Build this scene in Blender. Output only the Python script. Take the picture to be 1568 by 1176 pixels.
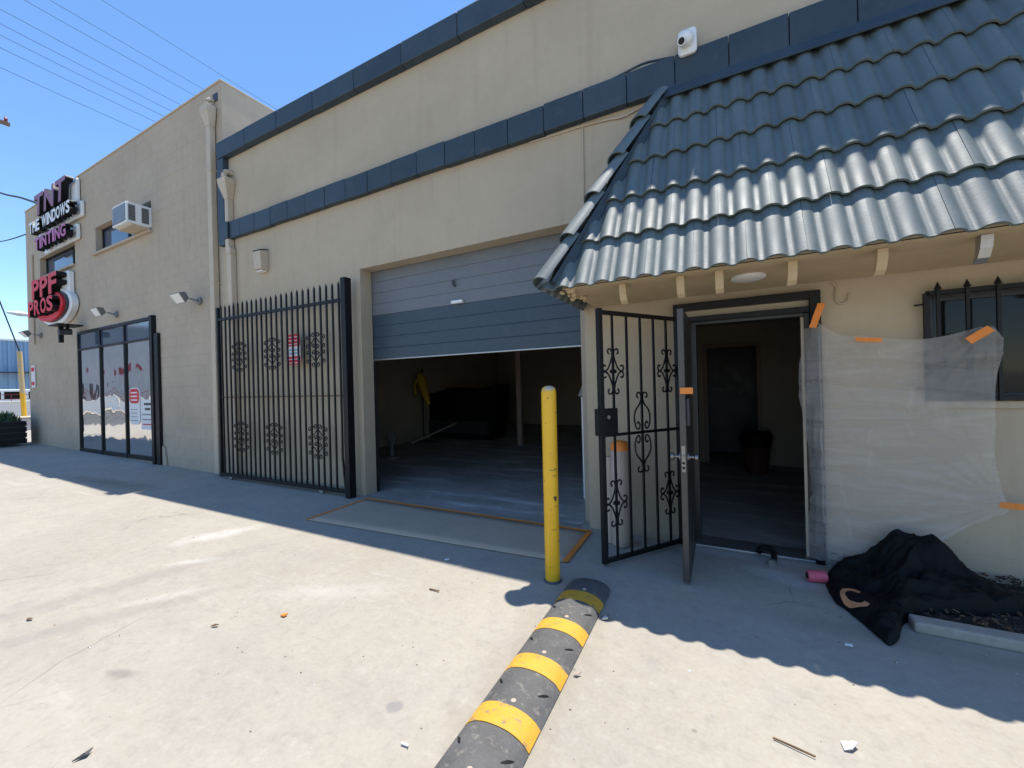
import bpy, bmesh, math, random
from mathutils import Vector, Matrix
random.seed(7)
R = math.radians
S = bpy.context.scene
COL = S.collection
for o in list(bpy.data.objects):
    bpy.data.objects.remove(o)

# ------------------------------------------------------------------ camera
cam_d = bpy.data.cameras.new('camera')
cam = bpy.data.objects.new('camera', cam_d)
COL.objects.link(cam)
YAW, PIT, ROL = 0.4841715, -0.0003914, -0.0264947
fw = Vector((-math.sin(YAW)*math.cos(PIT), math.cos(YAW)*math.cos(PIT), math.sin(PIT)))
rt = Vector((math.cos(YAW), math.sin(YAW), 0)); up = rt.cross(fw)
cr = math.cos(ROL)*rt + math.sin(ROL)*up
cu = -math.sin(ROL)*rt + math.cos(ROL)*up
M3 = Matrix((cr, cu, -fw)).transposed()
cam.matrix_world = Matrix.Translation((0, -4.0, 1.49)) @ M3.to_4x4()
cam_d.sensor_width = 36.0
cam_d.lens = 620.995/1568*36
cam_d.clip_start = 0.05
cam_d.clip_end = 3000
S.camera = cam

# ------------------------------------------------------------------ sky, sun, exposure
SUN = Vector((0.03, 0.203, 1.0)).normalized()
w = bpy.data.worlds.new('World'); S.world = w; w.use_nodes = True
nt = w.node_tree; nt.nodes.clear()
sk = nt.nodes.new('ShaderNodeTexSky'); sk.sky_type = 'NISHITA'; sk.sun_disc = False
sk.sun_elevation = math.asin(SUN.z); sk.sun_rotation = math.atan2(SUN.x, SUN.y)
sk.air_density = 1.0; sk.dust_density = 0.0; sk.ozone_density = 5.0; sk.altitude = 0
bg = nt.nodes.new('ShaderNodeBackground'); bg.inputs['Strength'].default_value = 0.15
wo = nt.nodes.new('ShaderNodeOutputWorld')
hs_ = nt.nodes.new('ShaderNodeHueSaturation'); hs_.inputs['Saturation'].default_value = 1.08
nt.links.new(sk.outputs[0], hs_.inputs['Color']); nt.links.new(hs_.outputs[0], bg.inputs[0]); nt.links.new(bg.outputs[0], wo.inputs[0])
sd = bpy.data.lights.new('sun', 'SUN'); sd.energy = 4.0; sd.angle = R(0.53); sd.color = (1.0, 0.945, 0.85)
so = bpy.data.objects.new('sun', sd); COL.objects.link(so)
so.rotation_euler = SUN.to_track_quat('Z', 'Y').to_euler()
S.view_settings.view_transform = 'Standard'; S.view_settings.look = 'None'
S.view_settings.exposure = 0.72; S.view_settings.gamma = 1.0
S.view_settings.use_curve_mapping = False

# ------------------------------------------------------------------ material helpers
class NT:
    def __init__(s, name):
        s.m = bpy.data.materials.new(name); s.m.use_nodes = True
        s.t = s.m.node_tree; s.t.nodes.clear()
        s.out = s.n('ShaderNodeOutputMaterial')
        s.b = s.n('ShaderNodeBsdfPrincipled')
        s.t.links.new(s.b.outputs[0], s.out.inputs[0])
        s.tc = s.n('ShaderNodeTexCoord')
    def n(s, typ, **kw):
        x = s.t.nodes.new(typ)
        for k, v in kw.items(): setattr(x, k, v)
        return x
    def lk(s, a, b): s.t.links.new(a, b)
    def setin(s, sock, v):
        if hasattr(v, 'is_linked') or hasattr(v, 'links'): s.lk(v, sock)
        else: sock.default_value = v
    def co(s, scale=(1, 1, 1), loc=(0, 0, 0), rot=(0, 0, 0)):
        mp = s.n('ShaderNodeMapping'); s.lk(s.tc.outputs['Object'], mp.inputs[0])
        mp.inputs['Location'].default_value = loc; mp.inputs['Scale'].default_value = scale; mp.inputs['Rotation'].default_value = rot
        return mp.outputs[0]
    def noise(s, scale, detail=4, rough=.55, vec=None, dist=0.0):
        x = s.n('ShaderNodeTexNoise'); x.inputs['Scale'].default_value = scale
        x.inputs['Detail'].default_value = detail; x.inputs['Roughness'].default_value = rough
        x.inputs['Distortion'].default_value = dist
        s.lk(vec if vec is not None else s.tc.outputs['Object'], x.inputs['Vector'])
        return x.outputs['Fac']
    def ramp(s, fac, a, b, lo=0.0, hi=1.0):
        x = s.n('ShaderNodeMapRange'); x.clamp = True
        s.lk(fac, x.inputs[0]); x.inputs[1].default_value = a; x.inputs[2].default_value = b
        x.inputs[3].default_value = lo; x.inputs[4].default_value = hi
        return x.outputs[0]
    def math(s, op, a, b=0.0, c=0.0):
        x = s.n('ShaderNodeMath', operation=op)
        for i, v in enumerate((a, b, c)): s.setin(x.inputs[i], v)
        return x.outputs[0]
    def mix(s, fac, a, b, mode='MIX'):
        x = s.n('ShaderNodeMix', data_type='RGBA', blend_type=mode)
        s.setin(x.inputs[0], fac)
        for i, v in ((6, a), (7, b)):
            if isinstance(v, tuple): x.inputs[i].default_value = (*v[:3], 1)
            else: s.lk(v, x.inputs[i])
        return x.outputs[2]
    def bump(s, h, strength=.3, dist=.01, prev=None):
        x = s.n('ShaderNodeBump'); x.inputs['Strength'].default_value = strength; x.inputs['Distance'].default_value = dist
        s.lk(h, x.inputs['Height'])
        if prev is not None: s.lk(prev, x.inputs['Normal'])
        return x.outputs[0]
    def fin(s, col=None, rough=None, normal=None, metal=None, spec=None):
        if col is not None:
            if isinstance(col, tuple): s.b.inputs['Base Color'].default_value = (*col[:3], 1)
            else: s.lk(col, s.b.inputs['Base Color'])
        if rough is not None: s.setin(s.b.inputs['Roughness'], rough)
        if metal is not None: s.b.inputs['Metallic'].default_value = metal
        if spec is not None: s.b.inputs['Specular IOR Level'].default_value = spec
        if normal is not None: s.lk(normal, s.b.inputs['Normal'])
        return s.m

MATS = {}
def simple(name, c, rough=.6, var=.12, scale=6., bump=.1, bscale=60., metal=0., dirt=None, dirt_amt=.5, spec=None, rnd=0.0):
    """painted / plain surface: colour breathing at two scales, a little grain, optional dirt spots."""
    if name in MATS: return MATS[name]
    t = NT(name)
    n1 = t.noise(scale, 5); n2 = t.noise(scale*7, 3)
    f = t.math('ADD', t.math('MULTIPLY', n1, .7), t.math('MULTIPLY', n2, .3))
    lo = tuple(x*(1-var) for x in c); hi = tuple(min(1, x*(1+var)) for x in c)
    col = t.mix(t.ramp(f, .3, .7), lo, hi)
    if rnd:
        oi = t.n('ShaderNodeObjectInfo')
        k = t.ramp(oi.outputs['Random'], 0, 1, 1-rnd, 1+rnd)
        hsv = t.n('ShaderNodeHueSaturation'); t.lk(k, hsv.inputs['Value']); t.lk(col, hsv.inputs['Color']); col = hsv.outputs[0]
    if dirt:
        d = t.ramp(t.noise(scale*2.3, 8, .68), .56, .72, 0, dirt_amt)
        col = t.mix(d, col, dirt)
    nb = t.bump(t.noise(bscale, 4), bump, .01) if bump else None
    rr = t.ramp(n1, .3, .7, max(0, rough-.07), min(1, rough+.07))
    MATS[name] = t.fin(col, rr, nb, metal, spec)
    return MATS[name]

def wall_mat(name, c, stain, block=0.0, bump=.35, patch=.1):
    t = NT(name)
    n1 = t.noise(.7, 6, .6); n2 = t.noise(9, 5, .6); n3 = t.noise(120, 3)
    col = t.mix(t.ramp(n1, .3, .7), tuple(x*(1-patch) for x in c), tuple(min(1, x*(1+patch*.6)) for x in c))
    col = t.mix(t.ramp(n2, .35, .75, 0, .22), col, tuple(x*.8 for x in c))
    # rain streaks, long in z
    st = t.noise(1.0, 6, .62, t.co((5.0, 5.0, .35)))
    col = t.mix(t.ramp(st, .56, .76, 0, .34), col, stain)
    pt = t.noise(.55, 3, .45, t.co((1, 1, 1.4), loc=(3.3, 0, 1.7)))
    col = t.mix(t.ramp(pt, .56, .58, 0, .16), col, tuple(min(1, x*1.12) for x in c))
    sp = t.noise(26, 2, .5, t.co((1.0, 1.0, .6)))
    col = t.mix(t.ramp(sp, .70, .76, 0, .4), col, stain)
    h = t.math('ADD', t.math('MULTIPLY', n2, .5), t.math('MULTIPLY', n3, .5))
    nb = t.bump(h, bump, .012)
    if block:
        bt = t.n('ShaderNodeTexBrick'); bt.offset = .5
        mp = t.n('ShaderNodeCombineXYZ'); sx = t.n('ShaderNodeSeparateXYZ'); t.lk(t.tc.outputs['Object'], sx.inputs[0])
        t.lk(sx.outputs[0], mp.inputs[0]); t.lk(sx.outputs[2], mp.inputs[1])
        t.lk(mp.outputs[0], bt.inputs['Vector'])
        bt.inputs['Scale'].default_value = 1; bt.inputs['Brick Width'].default_value = .405; bt.inputs['Row Height'].default_value = .203
        bt.inputs['Mortar Size'].default_value = .006; bt.inputs['Mortar Smooth'].default_value = .8
        inv = t.math('SUBTRACT', 1.0, bt.outputs['Fac'])
        nb = t.bump(inv, block, .006, nb)
    return t.fin(col, t.ramp(n2, .3, .7, .82, .95), nb, spec=.25)

# -------- the concrete yard
def ground_mat():
    t = NT('yard_concrete')
    P = t.tc.outputs['Object']
    n1 = t.noise(.45, 8, .66); n2 = t.noise(2.2, 8, .68); n3 = t.noise(45, 4, .6); n4 = t.noise(170, 2)
    base = t.mix(t.ramp(n1, .32, .68), (0.312, 0.276, 0.222), (0.408, 0.370, 0.303))
    base = t.mix(t.ramp(n2, .45, .68, 0, .65), base, (0.327, 0.296, 0.258))
    base = t.mix(t.ramp(n3, .3, .7, 0, .30), base, (0.456, 0.433, 0.388))
    base = t.mix(t.ramp(n4, .62, .75, 0, .35), base, (0.228, 0.213, 0.190))
    # long drag marks across the yard
    dr = t.noise(1.0, 6, .6, t.co((.25, 2.4, 1), rot=(0, 0, R(-24))))
    base = t.mix(t.ramp(dr, .55, .75, 0, .35), base, (0.304, 0.281, 0.255))
    dr2 = t.noise(1.0, 5, .6, t.co((.5, 5.0, 1), loc=(3, 1, 0), rot=(0, 0, R(-15))))
    base = t.mix(t.ramp(dr2, .62, .76, 0, .45), base, (0.486, 0.467, 0.426))
    # spots
    vo = t.n('ShaderNodeTexVoronoi'); vo.inputs['Scale'].default_value = 5.5; t.lk(P, vo.inputs['Vector'])
    spot = t.ramp(vo.outputs['Distance'], .05, .08, 1, 0)
    sel = t.ramp(t.noise(3.1, 2), .56, .60)
    base = t.mix(t.math('MULTIPLY', t.math('MULTIPLY', spot, sel), .55), base, (0.167, 0.152, 0.137))
    vo2 = t.n('ShaderNodeTexVoronoi'); vo2.inputs['Scale'].default_value = 1.15; t.lk(P, vo2.inputs['Vector'])
    spot2 = t.ramp(vo2.outputs['Distance'], .07, .10, 1, 0)
    base = t.mix(t.math('MULTIPLY', spot2, t.ramp(n2, .4, .6, .1, .4)), base, (0.258, 0.239, 0.220))
    # hairline cracks
    ds = t.n('ShaderNodeMix', data_type='VECTOR'); ds.inputs[0].default_value = .22
    nz = t.n('ShaderNodeTexNoise'); nz.inputs['Scale'].default_value = 1.6; nz.inputs['Detail'].default_value = 6; t.lk(P, nz.inputs['Vector'])
    t.lk(P, ds.inputs[4]); t.lk(nz.outputs['Color'], ds.inputs[5])
    ve = t.n('ShaderNodeTexVoronoi', feature='DISTANCE_TO_EDGE'); ve.inputs['Scale'].default_value = .55; t.lk(ds.outputs[1], ve.inputs['Vector'])
    crack = t.math('MULTIPLY', t.ramp(ve.outputs['Distance'], .0, .004, 1, 0), t.ramp(t.noise(.8, 3), .54, .64))
    base = t.mix(t.math('MULTIPLY', crack, .35), base, (0.129, 0.118, 0.106))
    def blob(x, y, rx, ry, ang, lo, hi, col, amt):
        nonlocal base
        mp = t.n('ShaderNodeMapping', vector_type='TEXTURE'); t.lk(P, mp.inputs[0])
        mp.inputs['Location'].default_value = (x, y, 0); mp.inputs['Rotation'].default_value = (0, 0, R(ang)); mp.inputs['Scale'].default_value = (rx, ry, 1)
        ln = t.n('ShaderNodeVectorMath', operation='LENGTH')
        fl = t.n('ShaderNodeVectorMath', operation='MULTIPLY'); fl.inputs[1].default_value = (1, 1, 0); t.lk(mp.outputs[0], fl.inputs[0]); t.lk(fl.outputs[0], ln.inputs[0])
        d = t.math('ADD', ln.outputs['Value'], t.math('MULTIPLY', t.math('SUBTRACT', t.noise(4.5, 7, .7), .5), 2.2))
        base = t.mix(t.ramp(d, lo, hi, amt, 0), base, col)
    blob(-4.72, -1.70, .42, .15, 66, .3, 1.2, (.58, .56, .525), .5)   # spilled plaster, dried white
    blob(-4.16, -2.15, .20, .07, 40, .3, 1.2, (.56, .54, .50), .6)
    blob(-3.65, -2.55, .26, .07, 55, .3, 1.2, (.52, .50, .455), .35)
    blob(-2.6, -2.0, .5, .12, 30, .2, 1.3, (.50, .48, .44), .35)
    blob(-.2, -2.9, .6, .35, 10, .2, 1.4, (.49, .46, .41), .3)
    blob(-9.2, -1.15, 1.5, .20, 5, .3, 1.2, (.20, .165, .125), .6)     # damp run from the shop door
    blob(-1.40, -2.60, .05, .045, 0, .6, 1.0, (.23, .22, .22), .7)     # old round stain
    blob(-2.9, -3.08, .12, .04, 20, .4, 1.1, (.19, .175, .155), .6)
    blob(.36, -.42, .26, .13, -20, .5, 1.1, (.50, .50, .50), .55)      # grey slurry by the doorway
    blob(-.05, -.12, .6, .09, 0, .4, 1.1, (.52, .52, .52), .5)
    blob(-4.2, -2.6, 1.2, .14, 76, .3, 1.2, (.25, .23, .205), .45)     # drag marks
    blob(-3.7, -2.9, .9, .10, 62, .3, 1.2, (.25, .23, .205), .4)
    blob(-.9, -1.9, .26, .95, 0, .6, 1.15, (.27, .235, .19), .45)      # dirt gathered along the speed bump
    blob(1.0, -1.0, .9, .12, 0, .4, 1.2, (.22, .205, .18), .4)
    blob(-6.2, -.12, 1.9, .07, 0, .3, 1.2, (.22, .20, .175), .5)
    n6 = t.noise(13, 7, .72)
    base = t.mix(t.ramp(n6, .52, .70, 0, .45), base, (.255, .232, .198))
    base = t.mix(t.ramp(n6, .30, .44, .40, 0), base, (.47, .445, .395))
    n7 = t.noise(5.2, 8, .75, t.co((1, 1.6, 1), rot=(0, 0, R(35))))
    base = t.mix(t.ramp(n7, .55, .68, 0, .40), base, (.27, .245, .21))
    h = t.math('ADD', t.math('MULTIPLY', n3, .6), t.math('MULTIPLY', n4, .4))
    nb = t.bump(h, .35, .006)
    nb = t.bump(t.math('SUBTRACT', 1.0, crack), .6, .006, nb)
    return t.fin(base, t.ramp(n2, .3, .7, .78, .95), nb, spec=.3)

def floor_mat(name, a, b, white):
    t = NT(name)
    n1 = t.noise(1.1, 7, .65); n2 = t.noise(6, 6, .65)
    col = t.mix(t.ramp(n1, .35, .65), a, b)
    col = t.mix(t.ramp(n2, .55, .75, 0, .5), col, white)
    sw = t.noise(1, 6, .6, t.co((.8, 4, 1), rot=(0, 0, R(12))))
    col = t.mix(t.ramp(sw, .52, .66, 0, .75), col, white)
    return t.fin(col, t.ramp(n2, .3, .7, .45, .75), t.bump(n2, .15, .006))

M = dict(
    yard=ground_mat(),
    gfloor=floor_mat('garage_floor', (.26, .238, .21), (.38, .35, .31), (.62, .60, .57)),
    cream=wall_mat('cream_stucco', (.470, .386, .275), (.32, .255, .178), block=.22, bump=.3),
    soffit=wall_mat('soffit_stucco', (.53, .415, .255), (.33, .25, .155), bump=.45),
    taupe=wall_mat('taupe_paint', (.455, .375, .282), (.30, .245, .18), bump=.6, patch=.12),
    inner=wall_mat('interior_plaster', (.40, .335, .25), (.25, .21, .16), bump=.2),
    navy=simple('navy_trim', (.029, .047, .063), .55, .22, 3., .25, 40, dirt=(.12, .12, .11), dirt_amt=.25, rnd=.12),
    tile=simple('tile_paint', (.058, .083, .078), .62, .18, 4., .10, 70, dirt=(.17, .17, .155), dirt_amt=.28, spec=.85, rnd=.14),
    black=simple('black_iron', (.007, .007, .008), .48, .2, 8., .1, 90, dirt=(.035, .028, .024), dirt_amt=.3, spec=.3),
    bronze=simple('bronze_edge', (.075, .060, .050), .4, .2, 6., .05, 50),
    doorblack=simple('dark_bronze', (.028, .025, .022), .38, .2, 3., .05, 50),
    doorgrey=simple('shutter_grey', (.150, .160, .170), .5, .10, 2., .08, 30, dirt=(.12, .12, .12), dirt_amt=.3),
    doornavy=simple('shutter_navy', (.040, .062, .080), .5, .12, 2., .08, 30, dirt=(.10, .11, .12), dirt_amt=.3),
    white=simple('white_enamel', (.74, .74, .72), .45, .05, 5., .03, 60, dirt=(.45, .42, .36), dirt_amt=.25),
    beige=simple('beige_paint', (.50, .41, .30), .6, .08, 4., .1, 50, dirt=(.30, .24, .18), dirt_amt=.3),
    steel=simple('galvanised', (.42, .42, .41), .42, .15, 9., .1, 60, metal=.85),
    chrome=simple('satin_chrome', (.28, .265, .24), .45, .05, 9., 0, 60, metal=1.0),
    rubber=simple('bump_rubber', (.100, .098, .095), .72, .30, 9., .5, 70, dirt=(.30, .27, .23), dirt_amt=.75),
    orange=simple('orange_tape', (.78, .24, .035), .6, .10, 8., .15, 70),
    brownpaper=simple('kraft_mat', (.46, .355, .255), .85, .07, 1.6, .1, 30, dirt=(.28, .24, .2), dirt_amt=.35),
    cardboard=simple('tube_card', (.47, .37, .29), .8, .1, 5., .1, 50),
    pink=simple('pink_plastic', (.66, .11, .16), .5, .1, 9., .1, 50),
    cloth=simple('black_cloth', (.007, .007, .0075), .6, .35, 10., .35, 150, spec=.16),
    mulch=simple('mulch', (.035, .028, .024), .8, .5, 12., .5, 80, rnd=.3),
    wood=simple('weathered_wood', (.19, .115, .07), .8, .25, 5., .3, 40),
    post=simple('brown_post', (.30, .215, .175), .7, .1, 4., .1, 40),
    redface=simple('sign_red', (.62, .018, .03), .55, .10, 5., 0, 60),
    darkred=simple('sign_maroon', (.23, .02, .04), .35, .15, 5., 0, 60),
    signwhite=simple('sign_white', (.78, .77, .75), .4, .05, 5., 0, 60),
    signpink=simple('sign_magenta', (.42, .03, .16), .35, .1, 5., 0, 60),
    grey=simple('grey_plastic', (.20, .195, .19), .5, .1, 9., .1, 60),
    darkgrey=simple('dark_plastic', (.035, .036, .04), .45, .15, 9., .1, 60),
    bluemetal=simple('blue_siding', (.20, .33, .48), .5, .06, .6, .05, 20),
    asphalt=simple('asphalt', (.10, .098, .095), .9, .15, 2., .3, 60),
    greymetal=simple('grey_siding', (.42, .42, .42), .55, .10, .5, .05, 20, dirt=(.22, .2, .18), dirt_amt=.3),
    leaf=simple('leaf', (.045, .10, .030), .55, .3, 10., .1, 60, rnd=.3),
    wire=simple('wire_black', (.02, .02, .022), .6, .1, 10., 0, 60),
    paperw=simple('paper_white', (.72, .71, .69), .8, .05, 20., .2, 60),
    dryleaf=simple('dry_leaf', (.16, .09, .045), .8, .25, 30., .2, 90),
    redbrown=simple('bin_maroon', (.10, .030, .025), .5, .15, 5., .05, 60),
    yellowcoat=simple('yellow_coat', (.52, .33, .03), .75, .2, 8., .3, 60),
    lampglass=simple('lamp_diffuser', (.72, .70, .66), .35, .04, 9., 0, 60),
)
M['tile'].node_tree.nodes['Principled BSDF'].inputs['IOR'].default_value = 1.8
def yellow_paint():
    t = NT('bollard_yellow')
    n1 = t.noise(3, 5); n2 = t.noise(18, 6, .7); P = t.co((9, 9, 4))
    col = t.mix(t.ramp(n1, .3, .7), (.76, .40, .010), (.86, .48, .018))
    chip = t.ramp(t.noise(1.0, 4, .6, t.co((17, 17, 9))), .665, .68)
    col = t.mix(chip, col, (.05, .04, .03))
    sc = t.ramp(t.noise(1.0, 3, .5, t.co((6, 6, 44), rot=(R(14), R(10), 0))), .67, .69)
    col = t.mix(t.math('MULTIPLY', sc, .8), col, (.10, .07, .03))
    grime = t.ramp(n2, .5, .75, 0, .35)
    col = t.mix(grime, col, (.50, .33, .05))
    sz = t.n('ShaderNodeSeparateXYZ'); t.lk(t.tc.outputs['Object'], sz.inputs[0])
    topr = t.math('MULTIPLY', t.ramp(sz.outputs[2], 1.425, 1.45), t.ramp(t.noise(22, 4), .46, .52))
    col = t.mix(topr, col, (.45, .42, .36))
    return t.fin(col, t.ramp(n2, .3, .7, .35, .55), t.bump(n2, .08, .004))
M['yellow'] = yellow_paint()
def stripe_paint():
    t = NT('stripe_yellow')
    n1 = t.noise(6, 6, .65); n2 = t.noise(1, 8, .7, t.co((14, 22, 1)))
    col = t.mix(t.ramp(n1, .3, .7), (.60, .30, .022), (.70, .38, .04))
    col = t.mix(t.ramp(n2, .56, .63, 0, .85), col, (.20, .17, .13))
    col = t.mix(t.ramp(t.noise(60, 3), .5, .75, 0, .3), col, (.45, .33, .15))
    return t.fin(col, .62, t.bump(t.noise(70, 4), .3, .006))
M['stripe'] = stripe_paint()
def glass_mat(name, tint, rough=.02, wav=.0, wscale=1.2, spec=1.0, metal=0.0):
    t = NT(name)
    nb = t.bump(t.noise(wscale, 2, .5, t.co((1.0, 1, .7))), wav, .25) if wav else None
    m = t.fin(tint, rough, nb, metal, spec)
    t.b.inputs['Coat Weight'].default_value = .3 if metal else 0.0; t.b.inputs['Coat Roughness'].default_value = rough
    return m
M['mirror'] = glass_mat('mirror_film', (.74, .74, .74), .03, .13, 1.1, metal=1.0)
M['glass'] = glass_mat('dark_glass', (.012, .012, .012), .06, .01, .8, spec=.25)
M['glassblue'] = glass_mat('office_glass', (.06, .085, .13), .06, .01, .8)
def plastic_sheet():
    t = NT('poly_sheet')
    tr = t.n('ShaderNodeBsdfTransparent'); tr.inputs[0].default_value = (.93, .92, .90, 1)
    df = t.n('ShaderNodeBsdfDiffuse'); df.inputs[0].default_value = (.86, .82, .78, 1)
    tl = t.n('ShaderNodeBsdfTranslucent'); tl.inputs[0].default_value = (.86, .82, .78, 1)
    gl = t.n('ShaderNodeBsdfGlossy'); gl.inputs[0].default_value = (.9, .9, .9, 1); gl.inputs['Roughness'].default_value = .22
    cr = t.noise(1.0, 5, .55, t.co((1.6, 3, 9), rot=(0, R(-11), 0)), .8)
    cr2 = t.noise(1.0, 5, .6, t.co((9, 3, 2.2), rot=(0, R(33), 0)), .8)
    nb = t.bump(t.math('ADD', cr, cr2), .25, .02)
    for x in (df, gl): t.lk(nb, x.inputs['Normal'])
    m1 = t.n('ShaderNodeMixShader'); m1.inputs[0].default_value = .35; t.lk(df.outputs[0], m1.inputs[1]); t.lk(tl.outputs[0], m1.inputs[2])
    lw = t.n('ShaderNodeFresnel'); lw.inputs['IOR'].default_value = 1.4; t.lk(nb, lw.inputs['Normal'])
    m2 = t.n('ShaderNodeMixShader'); t.lk(lw.outputs[0], m2.inputs[0]); t.lk(m1.outputs[0], m2.inputs[1]); t.lk(gl.outputs[0], m2.inputs[2])
    op = t.math('ADD', t.ramp(cr, .4, .75, .26, .42), t.ramp(cr2, .60, .74, 0, .07))
    m3 = t.n('ShaderNodeMixShader'); t.lk(op, m3.inputs[0]); t.lk(tr.outputs[0], m3.inputs[1]); t.lk(m2.outputs[0], m3.inputs[2])
    t.lk(m3.outputs[0], t.out.inputs[0])
    return t.m
M['poly'] = plastic_sheet()

# ------------------------------------------------------------------ mesh helpers
class MB:
    def __init__(s): s.v = []; s.f = []; s.mi = []
    def quad(s, *p, mi=0):
        i = len(s.v); s.v += [tuple(x) for x in p]; s.f.append(tuple(range(i, i+len(p)))); s.mi.append(mi); return s
    def box(s, x0, x1, y0, y1, z0, z1, mi=0):
        if x0 > x1: x0, x1 = x1, x0
        if y0 > y1: y0, y1 = y1, y0
        i = len(s.v)
        s.v += [(x, y, z) for z in (z0, z1) for y in (y0, y1) for x in (x0, x1)]
        for q in ((0, 2, 3, 1), (4, 5, 7, 6), (0, 1, 5, 4), (2, 6, 7, 3), (0, 4, 6, 2), (1, 3, 7, 5)):
            s.f.append(tuple(i+k for k in q)); s.mi.append(mi)
        return s
    def bar(s, a, b, w_, h_, upv=(0, 0, 1), mi=0):
        a, b = Vector(a), Vector(b); d = (b-a).normalized(); u = Vector(upv)
        if abs(d.dot(u)) > .98: u = Vector((0, 1, 0))
        sx = d.cross(u).normalized(); sy = sx.cross(d)
        i = len(s.v)
        for p in (a, b):
            for k, l in ((-1, -1), (1, -1), (1, 1), (-1, 1)): s.v.append(tuple(p+sx*k*w_/2+sy*l*h_/2))
        for q in ((0, 3, 2, 1), (4, 5, 6, 7), (0, 1, 5, 4), (1, 2, 6, 5), (2, 3, 7, 6), (3, 0, 4, 7)):
            s.f.append(tuple(i+k for k in q)); s.mi.append(mi)
        return s
    def tube(s, pts, r, n=6, caps=True, upv=(0, 0, 1)):
        pts = [Vector(p) for p in pts]; i0 = len(s.v); N = len(pts)
        for k, p in enumerate(pts):
            d = (pts[min(k+1, N-1)]-pts[max(k-1, 0)]).normalized(); u = Vector(upv)
            if abs(d.dot(u)) > .97: u = Vector((0, 1, 0)) if abs(d.y) < .9 else Vector((1, 0, 0))
            a = d.cross(u).normalized(); b = a.cross(d)
            rr = r[k] if isinstance(r, (list, tuple)) else r
            for j in range(n):
                th = 2*math.pi*(j+.5)/n
                s.v.append(tuple(p+a*math.cos(th)*rr+b*math.sin(th)*rr))
        for k in range(N-1):
            for j in range(n):
                q = (i0+k*n+j, i0+k*n+(j+1) % n, i0+(k+1)*n+(j+1) % n, i0+(k+1)*n+j)
                s.f.append(q); s.mi.append(0)
        if caps:
            s.f.append(tuple(i0+j for j in range(n))[::-1]); s.mi.append(0)
            s.f.append(tuple(i0+(N-1)*n+j for j in range(n))); s.mi.append(0)
        return s
    def lathe(s, prof, c=(0, 0, 0), n=24):
        i0 = len(s.v)
        for r_, z in prof:
            for j in range(n):
                th = 2*math.pi*j/n; s.v.append((c[0]+r_*math.cos(th), c[1]+r_*math.sin(th), c[2]+z))
        for k in range(len(prof)-1):
            for j in range(n):
                s.f.append((i0+k*n+j, i0+k*n+(j+1) % n, i0+(k+1)*n+(j+1) % n, i0+(k+1)*n+j)); s.mi.append(0)
        s.f.append(tuple(i0+j for j in range(n))[::-1]); s.mi.append(0)
        s.f.append(tuple(i0+(len(prof)-1)*n+j for j in range(n))); s.mi.append(0)
        return s
    def prism(s, poly, axis, a, b):
        """poly: 2-D outline, extruded along axis ('x','y','z') from a to b."""
        def P(p, t_):
            return {'x': (t_, p[0], p[1]), 'y': (p[0], t_, p[1]), 'z': (p[0], p[1], t_)}[axis]
        i = len(s.v); n = len(poly)
        s.v += [P(p, a) for p in poly]+[P(p, b) for p in poly]
        s.f.append(tuple(range(i, i+n))); s.f.append(tuple(range(i+n, i+2*n))[::-1]); s.mi += [0, 0]
        for k in range(n): s.f.append((i+k, i+n+k, i+n+(k+1) % n, i+(k+1) % n)); s.mi.append(0)
        return s
    def mesh(s, name, mats):
        me = bpy.data.meshes.new(name); me.from_pydata(s.v, [], s.f)
        if not isinstance(mats, (list, tuple)): mats = [mats]
        for m in mats: me.materials.append(m)
        if len(mats) > 1: me.polygons.foreach_set('material_index', s.mi)
        bm = bmesh.new(); bm.from_mesh(me); bmesh.ops.recalc_face_normals(bm, faces=bm.faces); bm.to_mesh(me); bm.free()
        return me
    def build(s, name, mats, parent=None, smooth=None, bevel=0, loc=None, seg=2):
        me = s.mesh(name, mats)
        return link(name, me, parent, smooth, bevel, loc, seg)

def link(name, me, parent=None, smooth=None, bevel=0, loc=None, seg=2):
    o = bpy.data.objects.new(name, me); COL.objects.link(o)
    if parent is not None: o.parent = parent
    if loc is not None: o.location = loc
    if smooth is not None:
        for p in me.polygons: p.use_smooth = True
        me.set_sharp_from_angle(angle=R(smooth))
    if bevel:
        b = o.modifiers.new('bevel', 'BEVEL'); b.width = bevel; b.segments = seg; b.limit_method = 'ANGLE'; b.angle_limit = R(35)
        b.harden_normals = False
    return o
def thing(name, label, cat, loc=(0, 0, 0), rz=0, group=None):
    o = bpy.data.objects.new(name, None); COL.objects.link(o); o.location = loc; o.rotation_euler = (0, 0, rz)
    o.empty_display_size = .1
    return tag(o, label, cat, group)
def tag(o, label=None, cat=None, group=None, kind=None):
    if label: o['label'] = label
    if cat: o['category'] = cat
    if group: o['group'] = group
    if kind: o['kind'] = kind
    return o
def structure(o): o['kind'] = 'structure'; return o
def copy_tree(o, parent=None):
    c = o.copy(); COL.objects.link(c); c.parent = parent
    for ch in list(o.children): copy_tree(ch, c)
    return c
def spline(pts, n=5):
    """Catmull-Rom through the points."""
    P = [Vector(p) for p in pts]; out = []
    for i in range(len(P)-1):
        p0 = P[max(i-1, 0)]; p1 = P[i]; p2 = P[i+1]; p3 = P[min(i+2, len(P)-1)]
        for k in range(n):
            t_ = k/n
            out.append(.5*((2*p1)+(p2-p0)*t_+(2*p0-5*p1+4*p2-p3)*t_**2+(3*p1-p0-3*p2+p3)*t_**3))
    out.append(P[-1]); return out
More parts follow.
